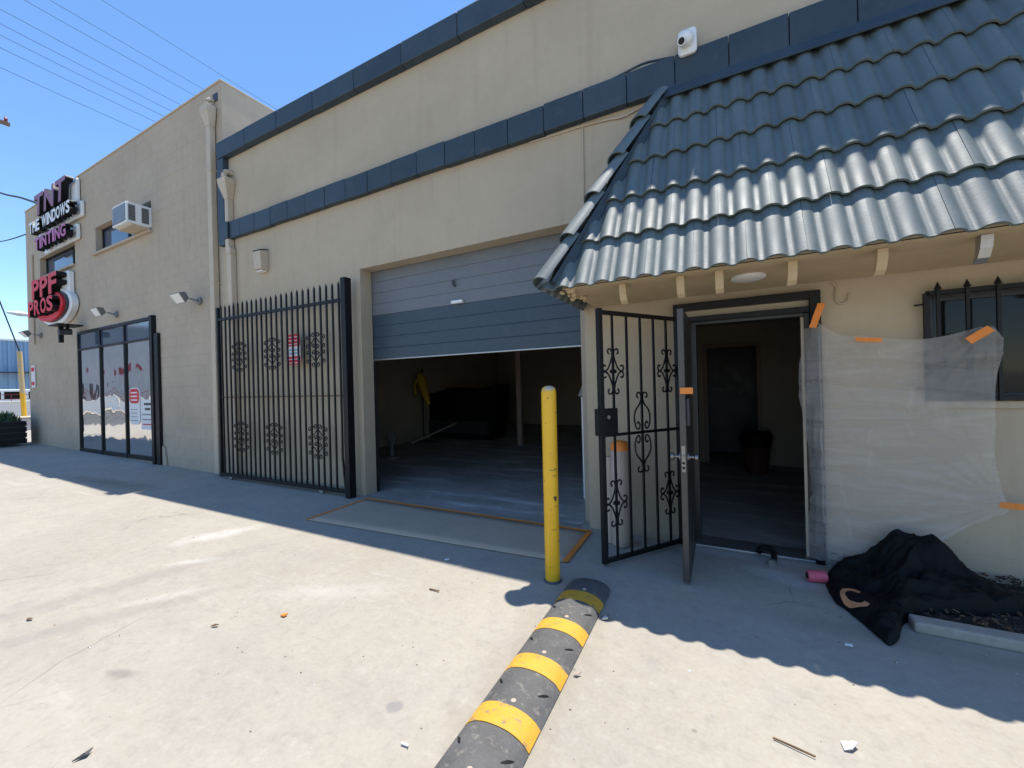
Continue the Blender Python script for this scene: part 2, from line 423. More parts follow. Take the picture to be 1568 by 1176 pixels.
def walled(mb, xs, zs, holes, y0, y1, mi=0):
    """a wall slab in the XZ plane with rectangular openings, reveals included, no overlapping faces"""
    xs = sorted(set(xs+[h[0] for h in holes]+[h[1] for h in holes])); zs = sorted(set(zs+[h[2] for h in holes]+[h[3] for h in holes]))
    def solid(i, j):
        if i < 0 or j < 0 or i >= len(xs)-1 or j >= len(zs)-1: return False
        cx, cz = (xs[i]+xs[i+1])/2, (zs[j]+zs[j+1])/2
        return not any(h[0] < cx < h[1] and h[2] < cz < h[3] for h in holes)
    for i in range(len(xs)-1):
        for j in range(len(zs)-1):
            if not solid(i, j): continue
            a, b, c, d = xs[i], xs[i+1], zs[j], zs[j+1]
            mb.quad((a, y0, c), (b, y0, c), (b, y0, d), (a, y0, d), mi=mi)
            mb.quad((a, y1, c), (a, y1, d), (b, y1, d), (b, y1, c), mi=mi)
            if not solid(i-1, j): mb.quad((a, y0, c), (a, y0, d), (a, y1, d), (a, y1, c), mi=mi)
            if not solid(i+1, j): mb.quad((b, y0, c), (b, y1, c), (b, y1, d), (b, y0, d), mi=mi)
            if not solid(i, j-1): mb.quad((a, y0, c), (a, y1, c), (b, y1, c), (b, y0, c), mi=mi)
            if not solid(i, j+1): mb.quad((a, y0, d), (b, y0, d), (b, y1, d), (a, y1, d), mi=mi)
    me_v = {}
    nv = []; remap = []
    for v in mb.v:
        k = tuple(round(c, 5) for c in v)
        if k not in me_v: me_v[k] = len(nv); nv.append(v)
        remap.append(me_v[k])
    mb.v = nv; mb.f = [tuple(remap[i] for i in f) for f in mb.f]
    return mb

# ================================================================== SETTING
def gz(x): return .13*min(1, max(0, (-8-x)/11))
g = MB()
gx = [-500, -120, -60, -40, -24, -19, -8, 0, 10, 60, 500]; gy = [-500, -100, -20, -8, -4, 0, 10, 60, 500]
for i in range(len(gx)-1):
    for j in range(len(gy)-1):
        a, b, c, d = gx[i], gx[i+1], gy[j], gy[j+1]
        g.quad((a, c, gz(a)), (b, c, gz(b)), (b, d, gz(b)), (a, d, gz(a)))
structure(g.build('ground', M['yard']))
structure(MB().quad((-37, -300, .136), (-25, -300, .136), (-25, 300, .136), (-37, 300, .136)).build('road', M['asphalt']))
structure(MB().box(-39.6, -37, -300, 300, .0, .27).build('pavement', M['beige'], bevel=.02))
structure(MB().quad((-7.6, .0, .005), (-1.36, .0, .005), (-1.36, 9.4, .005), (-7.6, 9.4, .005)).build('garage_floor', M['gfloor']))
structure(MB().box(-1.2, 4.0, .205, 5.2, -.02, .012).build('office_floor', M['gfloor']))

# ================================================================== WAREHOUSE (cream, navy trim)
W0, W1 = -7.75, 4.6
GX0, GX1, GZ = -4.43, -1.25, 3.13
wh = thing('warehouse_building', 'cream stucco warehouse with navy trim, raised roller door and tiled awning', 'building', (0, 0, 0))
mb = MB()
walled(mb, [W0, W1], [-.05, 5.74], [(GX0, GX1, -.06, GZ), (-.27, .62, -.06, 2.03), (1.31, 2.75, 1.29, 2.06)], 0, .2)
mb.build('wall', M['cream'], wh)
MB().box(W0, W1, .2, 12, 5.45, 5.60).build('roof', M['greymetal'], wh)
MB().box(W1-.2, W1, .2, 12, 0, 5.45).build('side_wall', M['cream'], wh)
MB().box(W0, W0+.15, .2, 12, 0, 5.45).build('interior_wall', M['inner'], wh)
MB().box(W0+.15, -1.2, 9.4, 9.6, 0, 5.45).build('interior_wall', M['inner'], wh)
MB().box(-1.36, -1.2, .2, 9.4, 0, 5.45).build('interior_wall', M['inner'], wh)
MB().box(W0+.15, -1.36, .45, 9.4, 3.6, 3.7).build('interior_ceiling', M['inner'], wh)
MB().box(-1.2, 4.4, .2, 5.2, 2.55, 2.62).build('interior_ceiling', M['inner'], wh)
mb = MB(); walled(mb, [-1.2, 4.4], [0, 2.55], [(-.28, .47, -.01, 2.03)], 4.0, 4.1); mb.build('interior_wall', M['inner'], wh)
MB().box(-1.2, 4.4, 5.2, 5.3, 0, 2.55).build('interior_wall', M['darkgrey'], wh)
dc = MB(); dc.box(-.35, -.28, 3.96, 3.998, .012, 2.10); dc.box(.47, .54, 3.96, 3.998, .012, 2.10); dc.box(-.28, .47, 3.96, 3.998, 2.03, 2.10)
dc.build('door_casing', M['post'], wh)
# coping along the roof: separate moulded lengths, slightly uneven
x = W0; k = 0
while x < W1-.05:
    x1 = min(x+.85, W1)
    dz = random.uniform(-.006, .006); dy = random.uniform(-.004, .004)
    q = MB().prism([(-.10+dy, 5.53+dz), (-.10+dy, 5.80+dz), (-.085, 5.825+dz), (.26, 5.835+dz), (.26, 5.745), (-.004, 5.745), (-.004, 5.52+dz)], 'x', x+.003, x1-.003)
    q.build('coping_panel', M['navy'], wh, bevel=.008); x = x1; k += 1
x = W0+.19
while x < W1-.05:
    x1 = min(x+.425, W1)
    dz = random.uniform(-.007, .007); dy = random.uniform(-.004, .004)
    MB().box(x+.0025, x1-.0025, -.085+dy, -.002, 4.10+dz, 4.385+dz).build('band_panel', M['navy'], wh, bevel=.008); x = x1
MB().box(W0, W0+.19, -.095, -.002, 4.02, 5.515).build('corner_pilaster', M['navy'], wh, bevel=.006)
# downspout with conductor head
hd = MB()
for (z0, hx0, hd0), (z1, hx1, hd1) in (((4.78, .05, .10), (5.02, .115, .165)), ((5.02, .115, .165), (5.12, .125, .175))):
    cx_ = -7.485
    hd.v += [(cx_-hx0, -hd0, z0), (cx_+hx0, -hd0, z0), (cx_+hx0, -.004, z0), (cx_-hx0, -.004, z0), (cx_-hx1, -hd1, z1), (cx_+hx1, -hd1, z1), (cx_+hx1, -.004, z1), (cx_-hx1, -.004, z1)]
    i = len(hd.v)-8
    for q in ((0, 3, 2, 1), (4, 5, 6, 7), (0, 1, 5, 4), (1, 2, 6, 5), (2, 3, 7, 6), (3, 0, 4, 7)): hd.f.append(tuple(i+k for k in q)); hd.mi.append(0)
ds = MB().box(-7.535, -7.435, -.10, -.004, 4.387, 4.78).build('downspout', M['beige'], wh, bevel=.01)
hd.build('conductor_head', M['beige'], ds, bevel=.008)
MB().box(-7.54, -7.43, -.118, -.0945, 4.10, 4.385).build('painted_sleeve', M['navy'], ds, bevel=.008)
MB().prism([(-7.535, 4.098), (-7.435, 4.098), (-7.435, 3.98), (-7.39, 3.92), (-7.39, 3.84), (-7.51, 3.84), (-7.535, 3.92)], 'y', -.105, -.01).build('elbow', M['beige'], ds, bevel=.008)
MB().box(-7.51, -7.39, -.10, -.004, .02, 3.84).build('lower_pipe', M['beige'], ds, bevel=.012)
MB().tube(spline([(-7.46, .0, 5.25), (-7.46, -.06, 5.25), (-7.47, -.11, 5.22), (-7.48, -.12, 5.13)], 4), .045, 10).build('scupper_pipe', M['beige'], ds, smooth=50)
# cables on the wall
cb = MB(); cb.tube(spline([(-1.215, -.012, 4.09), (-1.217, -.012, 3.8), (-1.222, -.014, 3.5), (-1.232, -.010, 3.16)], 5), .007, 6)
cb.tube(spline([(-1.8, -.012, 4.085), (-1.4, -.014, 4.075), (-1.2, -.014, 4.07), (-.95, -.014, 4.05), (-.8, -.02, 4.03), (-.6, -.014, 4.07), (-.42, -.016, 4.04)], 5), .008, 6)
cb.build('wall_cable', M['beige'], wh, smooth=60)
MB().tube(spline([(-1.0, -.02, 4.41), (-.8, -.05, 4.415), (-.62, -.06, 4.43), (-.5, -.05, 4.425), (-.35, -.03, 4.41)], 5), .011, 6).build('wall_cable', M['navy'], wh, smooth=60)
MB().tube(spline([(-.6, -.015, 2.235), (.1, -.015, 2.238), (.45, -.015, 2.242), (.70, -.012, 2.235), (.775, -.012, 2.19), (.775, -.012, 2.09), (.80, -.012, 2.045), (.845, -.012, 2.06), (.86, -.012, 2.12)], 6), .006, 6).build('wall_cable', M['beige'], wh, smooth=60)
# roller door, raised half way
gd = MB().box(GX0-.06, GX1+.06, .262, .285, 1.90, 3.16).build('roller_door', M['doornavy'], wh)
n_s = 8; hh = (3.14-1.885)/n_s
for k in range(n_s):
    z0 = 1.885+k*hh
    prof = [(.217, z0+.0005), (.213, z0+.006), (.213, z0+hh*.46), (.2136, z0+hh*.48), (.2136, z0+hh*.53), (.213, z0+hh*.55), (.213, z0+hh-.008), (.216, z0+hh-.0015), (.26, z0+hh-.0015), (.26, z0+.0005)]
    MB().prism(prof, 'x', GX0-.05, GX1+.05).build('slat', M['doornavy'] if k < 4 else M['doorgrey'], gd)
MB().box(GX0+.0, GX1-.0, .205, .255, 1.872, 1.889).build('bottom_bar', M['steel'], gd, bevel=.004)
h = MB(); h.box(-3.03, -2.86, .165, .209, 2.515, 2.555); h.build('handle', M['white'], gd, bevel=.008)
h = MB(); h.tube([(-3.0, .21, 2.80), (-3.0, .17, 2.80), (-2.99, .17, 2.76), (-2.99, .21, 2.74)], .014, 6); h.build('latch', M['doornavy'], gd)
for xx in (GX0+.015, GX1-.015):
    MB().box(xx-.03, xx+.03, .206, .214, .01, 1.86).build('guide_rail', M['black'], wh)
# window on the right with dark glass and sill
wn = MB(); wn.box(1.31, 1.36, .08, .14, 1.29, 2.06); wn.box(2.70, 2.75, .08, .14, 1.29, 2.06); wn.box(1.36, 2.70, .08, .14, 2.01, 2.06); wn.box(1.36, 2.70, .08, .14, 1.29, 1.34); wn.box(2.0, 2.04, .08, .14, 1.34, 2.01)
wn = wn.build('window', M['darkgrey'], wh, bevel=.004)
for a, b in ((1.36, 2.0), (2.04, 2.70)): MB().box(a, b, .10, .11, 1.34, 2.01).build('pane', M['glass'], wn)
MB().box(1.28, 2.80, -.035, .079, 1.235, 1.288).build('sill', M['cream'], wn, bevel=.008)
for k in range(5):
    MB().box(1.37, 1.99, .125, .128, 1.36+k*.13, 1.45+k*.13).build('blind_slat', M['darkgrey'], wn)

# ------------------------------------------------------------------ tiled awning roof
EZ, EY, RZ_, TL = 2.235, -.98, 4.10, 2.107      # eave height, eave y, ridge height, slope length
HX0, HX1 = -1.165, -.40                         # hip line x at eave / at ridge
AX1 = 4.0
rf = MB()
rf.quad((HX0, EY+.04, EZ+.02), (AX1, EY+.04, EZ+.02), (AX1, -.006, RZ_-.04), (HX1, -.006, RZ_-.04))
rf.quad((HX0, EY+.04, EZ+.02), (HX1, -.006, RZ_-.04), (HX0, -.006, EZ+.02))
roof = rf.build('tile_roof', M['navy'], wh)
sof = MB(); sof.box(HX0+.03, AX1, EY+.055, -.003, 2.232, 2.252)
sof.box(HX0+.03, AX1, EY+.002, EY+.053, 2.232, 2.272)
sof.build('soffit', M['soffit'], roof, bevel=.006)
# rough broken stucco at the corner
rc = MB()
for k in range(14):
    rc = MB(); a = random.uniform(0, 1); px_ = HX0+.04+random.uniform(-.03, .10); py_ = EY+.06+random.uniform(0, .9)*a; r_ = random.uniform(.012, .035)
    rc.lathe([(r_*.5, -r_*.8), (r_, -r_*.2), (r_*.9, r_*.5), (r_*.3, r_)], (px_, py_, 2.225+random.uniform(-.015, .012)), 7)
    rc.build('broken_stucco', M['soffit'], roof, smooth=70)
TW, EXP = .31, .412
def tile_profile(n=30):
    pts = []
    for i in range(n+1):
        u = i/n*TW; ph = ((u/(TW/2))+.0) % 1.0
        d = min(ph, 1-ph)*(TW/2)           # distance to nearest crest
        hgt = .034*(1-(d/.057)**2)**.62 if d < .057 else 0
        pts.append((u, hgt))
    return pts
TP = tile_profile()
def tile_mesh_data(L=.455, lift=.032):
    """local x across, y up the slope, z out of the slope"""
    v = []; f = []; n = len(TP)
    rows = [(0.0, lift, 0), (L*.5, lift*.45, 0), (L, 0.0, 0)]
    for y, l, _ in rows:
        for u, hgt in TP: v.append((min(max(u, .0007), TW-.0007), y, hgt+l+.012))
    for y, l, _ in rows:
        for u, hgt in TP: v.append((min(max(u, .0007), TW-.0007), y, hgt+l-.004))
    R3 = len(rows)
    for r_ in range(R3-1):
        for i in range(n-1):
            f.append((r_*n+i, r_*n+i+1, (r_+1)*n+i+1, (r_+1)*n+i))
            o_ = R3*n
            f.append((o_+r_*n+i, o_+(r_+1)*n+i, o_+(r_+1)*n+i+1, o_+r_*n+i+1))
    o_ = R3*n
    for i in range(n-1):
        f.append((i, o_+i, o_+i+1, i+1))
        t_ = (R3-1)*n; f.append((t_+i, t_+i+1, o_+t_+i+1, o_+t_+i))
    for r_ in range(R3-1):
        f.append((r_*n, (r_+1)*n, o_+(r_+1)*n, o_+r_*n))
        f.append((r_*n+n-1, o_+r_*n+n-1, o_+(r_+1)*n+n-1, (r_+1)*n+n-1))
    return v, f
TV, TF = tile_mesh_data()
TM = bpy.data.meshes.new('tile'); TM.from_pydata(TV, [], TF); TM.materials.append(M['tile'])
for p in TM.polygons: p.use_smooth = True
TM.set_sharp_from_angle(angle=R(50))
def tile_field(org, ud, sd_, u0, u1, clips, off0):
    nd = ud.cross(sd_).normalized()
    for row in range(5):
        s0 = row*EXP - (.045 if row == 0 else .02)
        off = off0 + (TW/2 if row % 2 else 0)
        k0 = math.floor((u0-off)/TW); k1 = math.ceil((u1-off)/TW)
        for k in range(k0, k1+1):
            ua = off+k*TW
            if ua > u1: continue
            Lc = min(.455, TL-.05-s0)
            jit = random.uniform(-.0008, .0008)
            mat = Matrix((ud, sd_, nd)).transposed().to_4x4(); mat = mat @ Matrix.Rotation(R(random.uniform(-.12, .12)), 4, 'Z') @ Matrix.Rotation(R(random.uniform(-.25, .25)), 4, 'Y'); mat.translation = org+ud*(ua+jit)+sd_*(s0+random.uniform(-.003, .003))+nd*(random.uniform(0, .003))
            corners = [mat @ Vector((a, b, 0)) for a in (0, TW) for b in (0, Lc)]
            inside = [all((c-p).dot(nn) >= 0 for p, nn in clips) for c in corners]
            if not any(all((c-p).dot(nn) >= -.02 for p, nn in clips) for c in corners): continue
            if all(inside) and Lc >= .45:
                o = bpy.data.objects.new('tile', TM)
            else:
                bm = bmesh.new(); bm.from_mesh(TM)
                im = mat.inverted()
                cl = [(im @ p, im.to_3x3() @ nn) for p, nn in clips]
                cl.append((Vector((0, Lc, 0)), Vector((0, -1, 0))))
                for p, nn in cl:
                    bmesh.ops.bisect_plane(bm, geom=bm.verts[:]+bm.edges[:]+bm.faces[:], plane_co=p, plane_no=nn, clear_inner=True)
                if len(bm.faces) < 3: bm.free(); continue
                me = bpy.data.meshes.new('tile'); bm.to_mesh(me); bm.free()
                me.materials.clear(); me.materials.append(M['tile'])
                o = bpy.data.objects.new('tile', me)
            COL.objects.link(o); o.parent = roof; o.matrix_world = mat
slope = Vector((0, -EY, RZ_-EZ)).normalized()
hipA, hipB = Vector((HX0-.03, EY-.01, EZ)), Vector((HX1, 0, RZ_))
hipd = (hipB-hipA).normalized()
hipn = Vector((hipB.y-hipA.y, -(hipB.x-hipA.x), 0)).normalized()       # vertical plane through the hip, pointing to the front slope
tile_field(Vector((0, EY, EZ)), Vector((1, 0, 0)), slope, HX0-.1, AX1-.01, [(hipA, hipn), (Vector((AX1, 0, 0)), Vector((-1, 0, 0)))], -.481-.31*4)
sslope = Vector((HX1-HX0, 0, RZ_-EZ)).normalized()
tile_field(Vector((HX0-.03, 0, EZ)), Vector((0, -1, 0)), sslope, .0, .98, [(hipA, -hipn), (Vector((0, -.012, 0)), Vector((0, -1, 0)))], 0)
# hip tiles: half-round caps, each lapping the next
Lh = (hipB-hipA).length; nh = 5; eh = Lh/nh
ux = hipd; side = hipd.cross(Vector((0, 0, 1))).normalized(); outv = side.cross(ux).normalized()
if outv.z < 0: outv = -outv
fr = (Vector((0, -1, 0))+Vector((-1, 0, 0))).normalized()
outv = (fr - ux*fr.dot(ux)).normalized(); side = ux.cross(outv).normalized()
for k in range(nh):
    a = hipA + ux*(k*eh-.025) + outv*.035; L = eh+.05 if k < nh-1 else eh-.03
    m_ = MB(); ns = 10; i0 = 0
    for t_, rr, lf in ((0, .112, .056), (L*.5, .105, .038), (L, .098, .018)):
        for sh in (0, .014):
            for j in range(ns+1):
                th = math.pi*(j/ns)*.94+math.pi*.03
                p = a+ux*t_+outv*(lf+math.sin(th)*(rr-sh)*.72)+side*(math.cos(th)*(rr-sh))
                m_.v.append(tuple(p))
    n1 = ns+1
    def idx(r_, s_, j): return (r_*2+s_)*n1+j
    for r_ in range(2):
        for j in range(ns):
            m_.f.append((idx(r_, 0, j), idx(r_, 0, j+1), idx(r_+1, 0, j+1), idx(r_+1, 0, j)))
            m_.f.append((idx(r_, 1, j), idx(r_+1, 1, j), idx(r_+1, 1, j+1), idx(r_, 1, j+1)))
        for j in (0, ns): m_.f.append((idx(r_, 0, j), idx(r_+1, 0, j), idx(r_+1, 1, j), idx(r_, 1, j)))
    for r_ in (0, 2):
        for j in range(ns): m_.f.append((idx(r_, 0, j), idx(r_, 1, j), idx(r_, 1, j+1), idx(r_, 0, j+1)))
    m_.mi = [0]*len(m_.f)
    m_.build('hip_tile', M['tile'], roof, smooth=50)
# bedding along the hip, flashing at the top
MB().bar(hipA+outv*.0+ux*.02, hipB-ux*.03, .13, .10, upv=outv).build('hip_bedding', M['navy'], roof)
nrm = Vector((1, 0, 0)).cross(slope).normalized()
c0 = Vector((0, EY, EZ))+slope*(TL-.065)+nrm*.075
fl = MB(); fl.bar((HX1-.03, c0.y, c0.z), (AX1, c0.y, c0.z), .16, .012, upv=nrm)
fl.build('ridge_flashing', M['navy'], roof, bevel=.003)
c1 = Vector((0, EY, EZ))+slope*.062-nrm*.004
MB().bar((HX0-.02, c1.y, c1.z), (AX1, c1.y, c1.z), .13, .004, upv=nrm).build('eave_light_stop', M['navy'], roof)  # added hidden strip, stops sunlight leaking through the tile joints
# rafter brackets under the eave
for xx in (-.68, -.27, -.02, .40, .84, 1.27, 1.72, 2.2, 2.7):
    b = MB(); w2 = .026
    b.prism([(-.865, 2.231), (-.80, 2.231), (-.80, 2.17), (-.785, 2.125), (-.76, 2.10), (-.775, 2.088), (-.82, 2.112), (-.85, 2.16)], 'x', xx-w2, xx+w2)
    b.build('rafter_tail', M['soffit'] if xx != 1.27 else M['steel'], roof, bevel=.004)
lt = MB().lathe([(.10, 0), (.112, .006), (.112, .022), (.02, .024)], (.165, -.56, 2.208), 28).build('soffit_light', M['white'], roof, smooth=40)
MB().lathe([(.01, -.012), (.06, -.010), (.092, -.002), (.092, .002)], (.165, -.56, 2.208), 28).build('diffuser', M['lampglass'], lt, smooth=60)

# ------------------------------------------------------------------ doorway frame and its two leaves
fr_ = MB()
fr_.box(-.405, -.335, -.065, -.004, .0, 2.165); fr_.box(.605, .675, -.065, -.004, .0, 2.165); fr_.box(-.335, .605, -.065, -.004, 2.10, 2.165)
fr_.box(-.335, .605, -.05, -.006, 2.0, 2.045)
df = fr_.build('door_frame', M['black'], wh, bevel=.004)
jb = MB(); jb.box(-.268, -.225, -.003, .19, .0, 2.0); jb.box(.575, .618, -.003, .19, .0, 2.0); jb.box(-.225, .575, .0, .19, 1.975, 2.028)
jb.build('jamb_lining', M['doorblack'], df, bevel=.004)
MB().box(-.335, .605, -.055, .19, .001, .022).build('threshold', M['steel'], df, bevel=.005)
MB().box(.553, .573, .02, .05, .02, 1.97).build('door_stop', M['beige'], df)

sg = thing('security_gate', 'open black iron security gate with scroll ornaments, left of the office doorway', 'gate', (-.368, -.055, .02))
d_ = Vector((-.90+.368, -.79+.055, 0)); sg.rotation_euler = (0, 0, math.atan2(d_.y, d_.x)); GL = d_.length
HT = 2.03
for nme, a, b, ww, dd in (('stile', (.018, 0, 0), (.018, 0, HT), .036, .036), ('stile', (GL-.018, 0, 0), (GL-.018, 0, HT+.03), .042, .042), ('top_rail', (.036, 0, HT-.018), (GL-.04, 0, HT+.0), .034, .034), ('bottom_rail', (.036, 0, .02), (GL-.04, 0, .02), .034, .034), ('middle_rail', (.036, 0, 1.03), (GL-.04, 0, 1.03), .03, .022)):
    MB().bar(a, b, ww, dd, upv=(0, 1, 0) if nme == 'stile' else (0, 0, 1)).build(nme, M['black'], sg, bevel=.004)
px5 = [GL*(k+1)/6 for k in range(5)]
for xx in px5: MB().bar((xx, -.002, .03), (xx, -.002, HT-.02), .016, .016, upv=(0, 1, 0)).build('picket', M['black'], sg)
Q1 = [(.040, .128), (.052, .138), (.050, .158), (.032, .165), (.014, .150), (.010, .115), (.025, .07), (.045, .03), (.070, .006), (.094, .004), (.106, .022), (.098, .042), (.082, .044), (.078, .034)]
Q2 = [(.040, .262), (.055, .27), (.055, .292), (.035, .302), (.014, .29), (.010, .25), (.03, .21), (.065, .175), (.085, .13), (.082, .07), (.06, .03), (.035, .03), (.03, .06), (.045, .08), (.06, .065)]
def scroll(mb_, Q, cx_, cz_, sx, sz, y=0, r_=.0065, quads=((1, 1), (-1, 1), (1, -1), (-1, -1)), n=4):
    for ax, az in quads:
        pts = spline([(cx_+ax*p[0]*sx, y, cz_+az*p[1]*sz) for p in Q], n)
        mb_.tube(pts, r_, 5, upv=(0, 1, 0))
def rosette(mb_, cx_, cz_, y, r_):
    mb_.bar((cx_-r_, y, cz_), (cx_+r_, y, cz_), .03, .03); mb_.bar((cx_-r_*1.5, y, cz_), (cx_+r_*1.5, y, cz_), .014, .012)
for (i, zc, q) in ((4, 1.55, Q1), (0, 1.55, Q1), (2, 1.03, Q2), (4, .47, Q1), (0, .47, Q1)):
    m_ = MB(); scroll(m_, q, px5[i], zc, 1.02, 1.12, 0, .0075, n=5)
    if q is Q1: rosette(m_, px5[i], zc, 0, .022)
    m_.build('scroll_ornament', M['black'], sg, smooth=50)
lb = MB().box(GL-.17, GL+.035, -.022, .022, 1.035, 1.25).build('lock_box', M['black'], sg, bevel=.004)
MB().tube([(GL-.07, -.03, 1.18), (GL-.07, .03, 1.18)], .016, 10).build('keyhole', M['steel'], lb)
for zz in (.25, 1.0, 1.78): MB().tube([(.0, 0, zz), (.0, 0, zz+.09)], .014, 8).build('hinge', M['black'], sg, smooth=40)

dl = thing('entry_door', 'dark metal entry door swung fully outward, seen edge-on beside the iron gate', 'door', (-.262, -.02, .02), R(-89.6))
MB().box(.0, .815, -.045, .0, 0, 1.985).build('door_leaf', M['doorblack'], dl, bevel=.003)
MB().box(.8155, .8195, -.041, -.004, .0, 1.98).build('edge_strip', M['bronze'], dl)
MB().box(.8196, .823, -.036, -.010, .80, .99).build('lock_plate', M['chrome'], dl, bevel=.002)
for zz in (.83, .865): MB().tube([(.82, -.023, zz), (.826, -.023, zz)], .010, 10).build('bolt_hole', M['black'], dl)
MB().box(.82, .835, -.03, -.016, .90, .925).build('latch_bolt', M['chrome'], dl, bevel=.003)
for sgn, y0 in ((1, .0), (-1, -.045)):
    kn = MB(); kn.tube([(.75, y0, .90), (.75, y0+sgn*.012, .90), (.75, y0+sgn*.013, .90), (.75, y0+sgn*.045, .90), (.75, y0+sgn*.05, .90), (.75, y0+sgn*.07, .90), (.75, y0+sgn*.075, .90)], [.032, .032, .012, .012, .026, .028, .012], 14)
    kn.build('knob', M['chrome'], dl, smooth=40)
MB().box(.70, .79, .001, .022, 1.13, 1.33).build('lock_guard', M['darkgrey'], dl, bevel=.004)

# window grille
wg = thing('window_grille', 'black iron window grille with spear tips, behind the plastic sheet', 'grille', (1.28, -.06, 1.29))
for nme, a, b in (('frame_bar', (0, 0, 0), (0, 0, .765)), ('frame_bar', (0, 0, .765), (1.55, 0, .765)), ('frame_bar', (0, 0, .02), (1.55, 0, .02)), ('frame_bar', (1.55, 0, 0), (1.55, 0, .765))):
    MB().bar(a, b, .03, .03, upv=(0, 1, 0)).build(nme, M['black'], wg)
for k in range(11):
    xx = .055+k*.147
    b = MB(); b.bar((xx, -.018, .0), (xx, -.018, .79), .018, .018, upv=(0, 1, 0))
    b.v += [(xx-.022, -.018, .785), (xx, -.032, .785), (xx+.022, -.018, .785), (xx, -.004, .785), (xx, -.018, .84)]; i = len(b.v)-5
    for q in ((0, 1, 4), (1, 2, 4), (2, 3, 4), (3, 0, 4), (0, 3, 2, 1)): b.f.append(tuple(i+j for j in q)); b.mi.append(0)
    b.build('spear_bar', M['black'], wg)
for zz in (.09, .69): MB().bar((-.055, .03, zz), (.0, .0, zz), .012, .012).build('bracket', M['black'], wg)

# ================================================================== LEFT BUILDING (taupe block shop)
LX0, LX1, LH = -18.35, -7.755, 7.0
lb_ = thing('block_building', 'tall taupe painted block shop building with mirrored storefront and raised lettering', 'building')
holes = [(-13.3, -10.46, 4.88, 5.50), (-17.2, -14.6, 4.84, 5.43), (-14.55, -10.38, .06, 3.10)]
mb = MB(); walled(mb, [LX0, LX1], [-.1, LH-.03], holes, .012, .25)
mb.build('wall', M['taupe'], lb_)
MB().box(LX1-.25, LX1, .25, 14, 0, LH-.03).build('side_wall', M['taupe'], lb_)
MB().box(LX0, LX0+.25, .25, 14, 0, LH-.03).build('side_wall', M['taupe'], lb_)
MB().box(LX0, LX1, 14, 14.2, 0, LH-.03).build('back_wall', M['taupe'], lb_)
MB().box(LX0+.25, LX1-.25, .25, 14, 6.3, 6.45).build('roof', M['greymetal'], lb_)
cp = MB(); cp.box(LX0-.01, LX1+.012, -.010, .26, LH-.028, LH); cp.box(LX1-.25, LX1+.012, .262, 14.2, LH-.028, LH); cp.box(LX0-.01, LX0+.25, .262, 14.2, LH-.028, LH)
cp.build('parapet_cap', M['beige'], lb_, bevel=.006)
# painted blocks, each with its own soft arris; running bond
BW, BH, JT = .40, .20, .004
blocks = []
row = 0; z = .0
while z < LH-.05:
    x = LX0 - (BW/2 if row % 2 else 0)
    while x < LX1-.01:
        a, b = max(x, LX0), min(x+BW, LX1); c, d = z, min(z+BH, LH-.03)
        segs = [(a, b)]
        for h_ in holes:
            if d > h_[2]+.03 and c < h_[3]-.03:
                ns_ = []
                for p, q in segs:
                    if q <= h_[0] or p >= h_[1]: ns_.append((p, q))
                    else:
                        if p < h_[0]: ns_.append((p, h_[0]))
                        if q > h_[1]: ns_.append((h_[1], q))
                segs = ns_
        for p, q in segs:
            if q-p > .05: blocks.append((p, q, c, d))
        x += BW
    z += BH; row += 1
blocks.sort(key=lambda t_: (t_[0]+t_[1])**2/4+16+((t_[2]+t_[3])/2-1.5)**2)
def block_into(mb_, p, q, c, d, y0, oz=0, ox=0):
    e = .006; i = len(mb_.v); p += JT/2; q -= JT/2; c += JT/2; d -= JT/2
    mb_.v += [(p-ox, .016, c-oz), (q-ox, .016, c-oz), (q-ox, .016, d-oz), (p-ox, .016, d-oz), (p+e-ox, y0, c+e-oz), (q-e-ox, y0, c+e-oz), (q-e-ox, y0, d-e-oz), (p+e-ox, y0, d-e-oz)]
    for f in ((4, 5, 6, 7), (0, 1, 5, 4), (1, 2, 6, 5), (2, 3, 7, 6), (3, 0, 4, 7)): mb_.f.append(tuple(i+k for k in f)); mb_.mi.append(0)
rest = MB()
for i, (p, q, c, d) in enumerate(blocks):
    y0 = .0085+random.uniform(-.0008, .0008)
    if i < 300:
        m_ = MB(); block_into(m_, p, q, c, d, y0); m_.build('block', M['taupe'], lb_)
    else: block_into(rest, p, q, c, d, y0)
tag(rest.build('block_field', M['taupe'], lb_), kind='stuff')
# windows
for (a, b, c, d), split in ((holes[0], .5), (holes[1], .78)):
    w_ = MB(); t_ = .05
    w_.box(a, a+t_, .13, .19, c, d); w_.box(b-t_, b, .13, .19, c, d); w_.box(a+t_, b-t_, .13, .19, d-t_, d); w_.box(a+t_, b-t_, .13, .19, c, c+t_)
    xm = a+(b-a)*split; w_.box(xm-.03, xm+.03, .13, .19, c+t_, d-t_)
    wo_ = w_.build('window', M['black'], lb_, bevel=.004)
    MB().box(a+t_, xm-.03, .155, .165, c+t_, d-t_).build('pane', M['glassblue'], wo_)
    MB().box(xm+.03, b-t_, .155, .165, c+t_, d-t_).build('pane', M['glassblue'], wo_)
    MB().box(a-.06, b+.06, -.055, .128, c-.055, c-.002).build('sill', M['taupe'], wo_, bevel=.008)
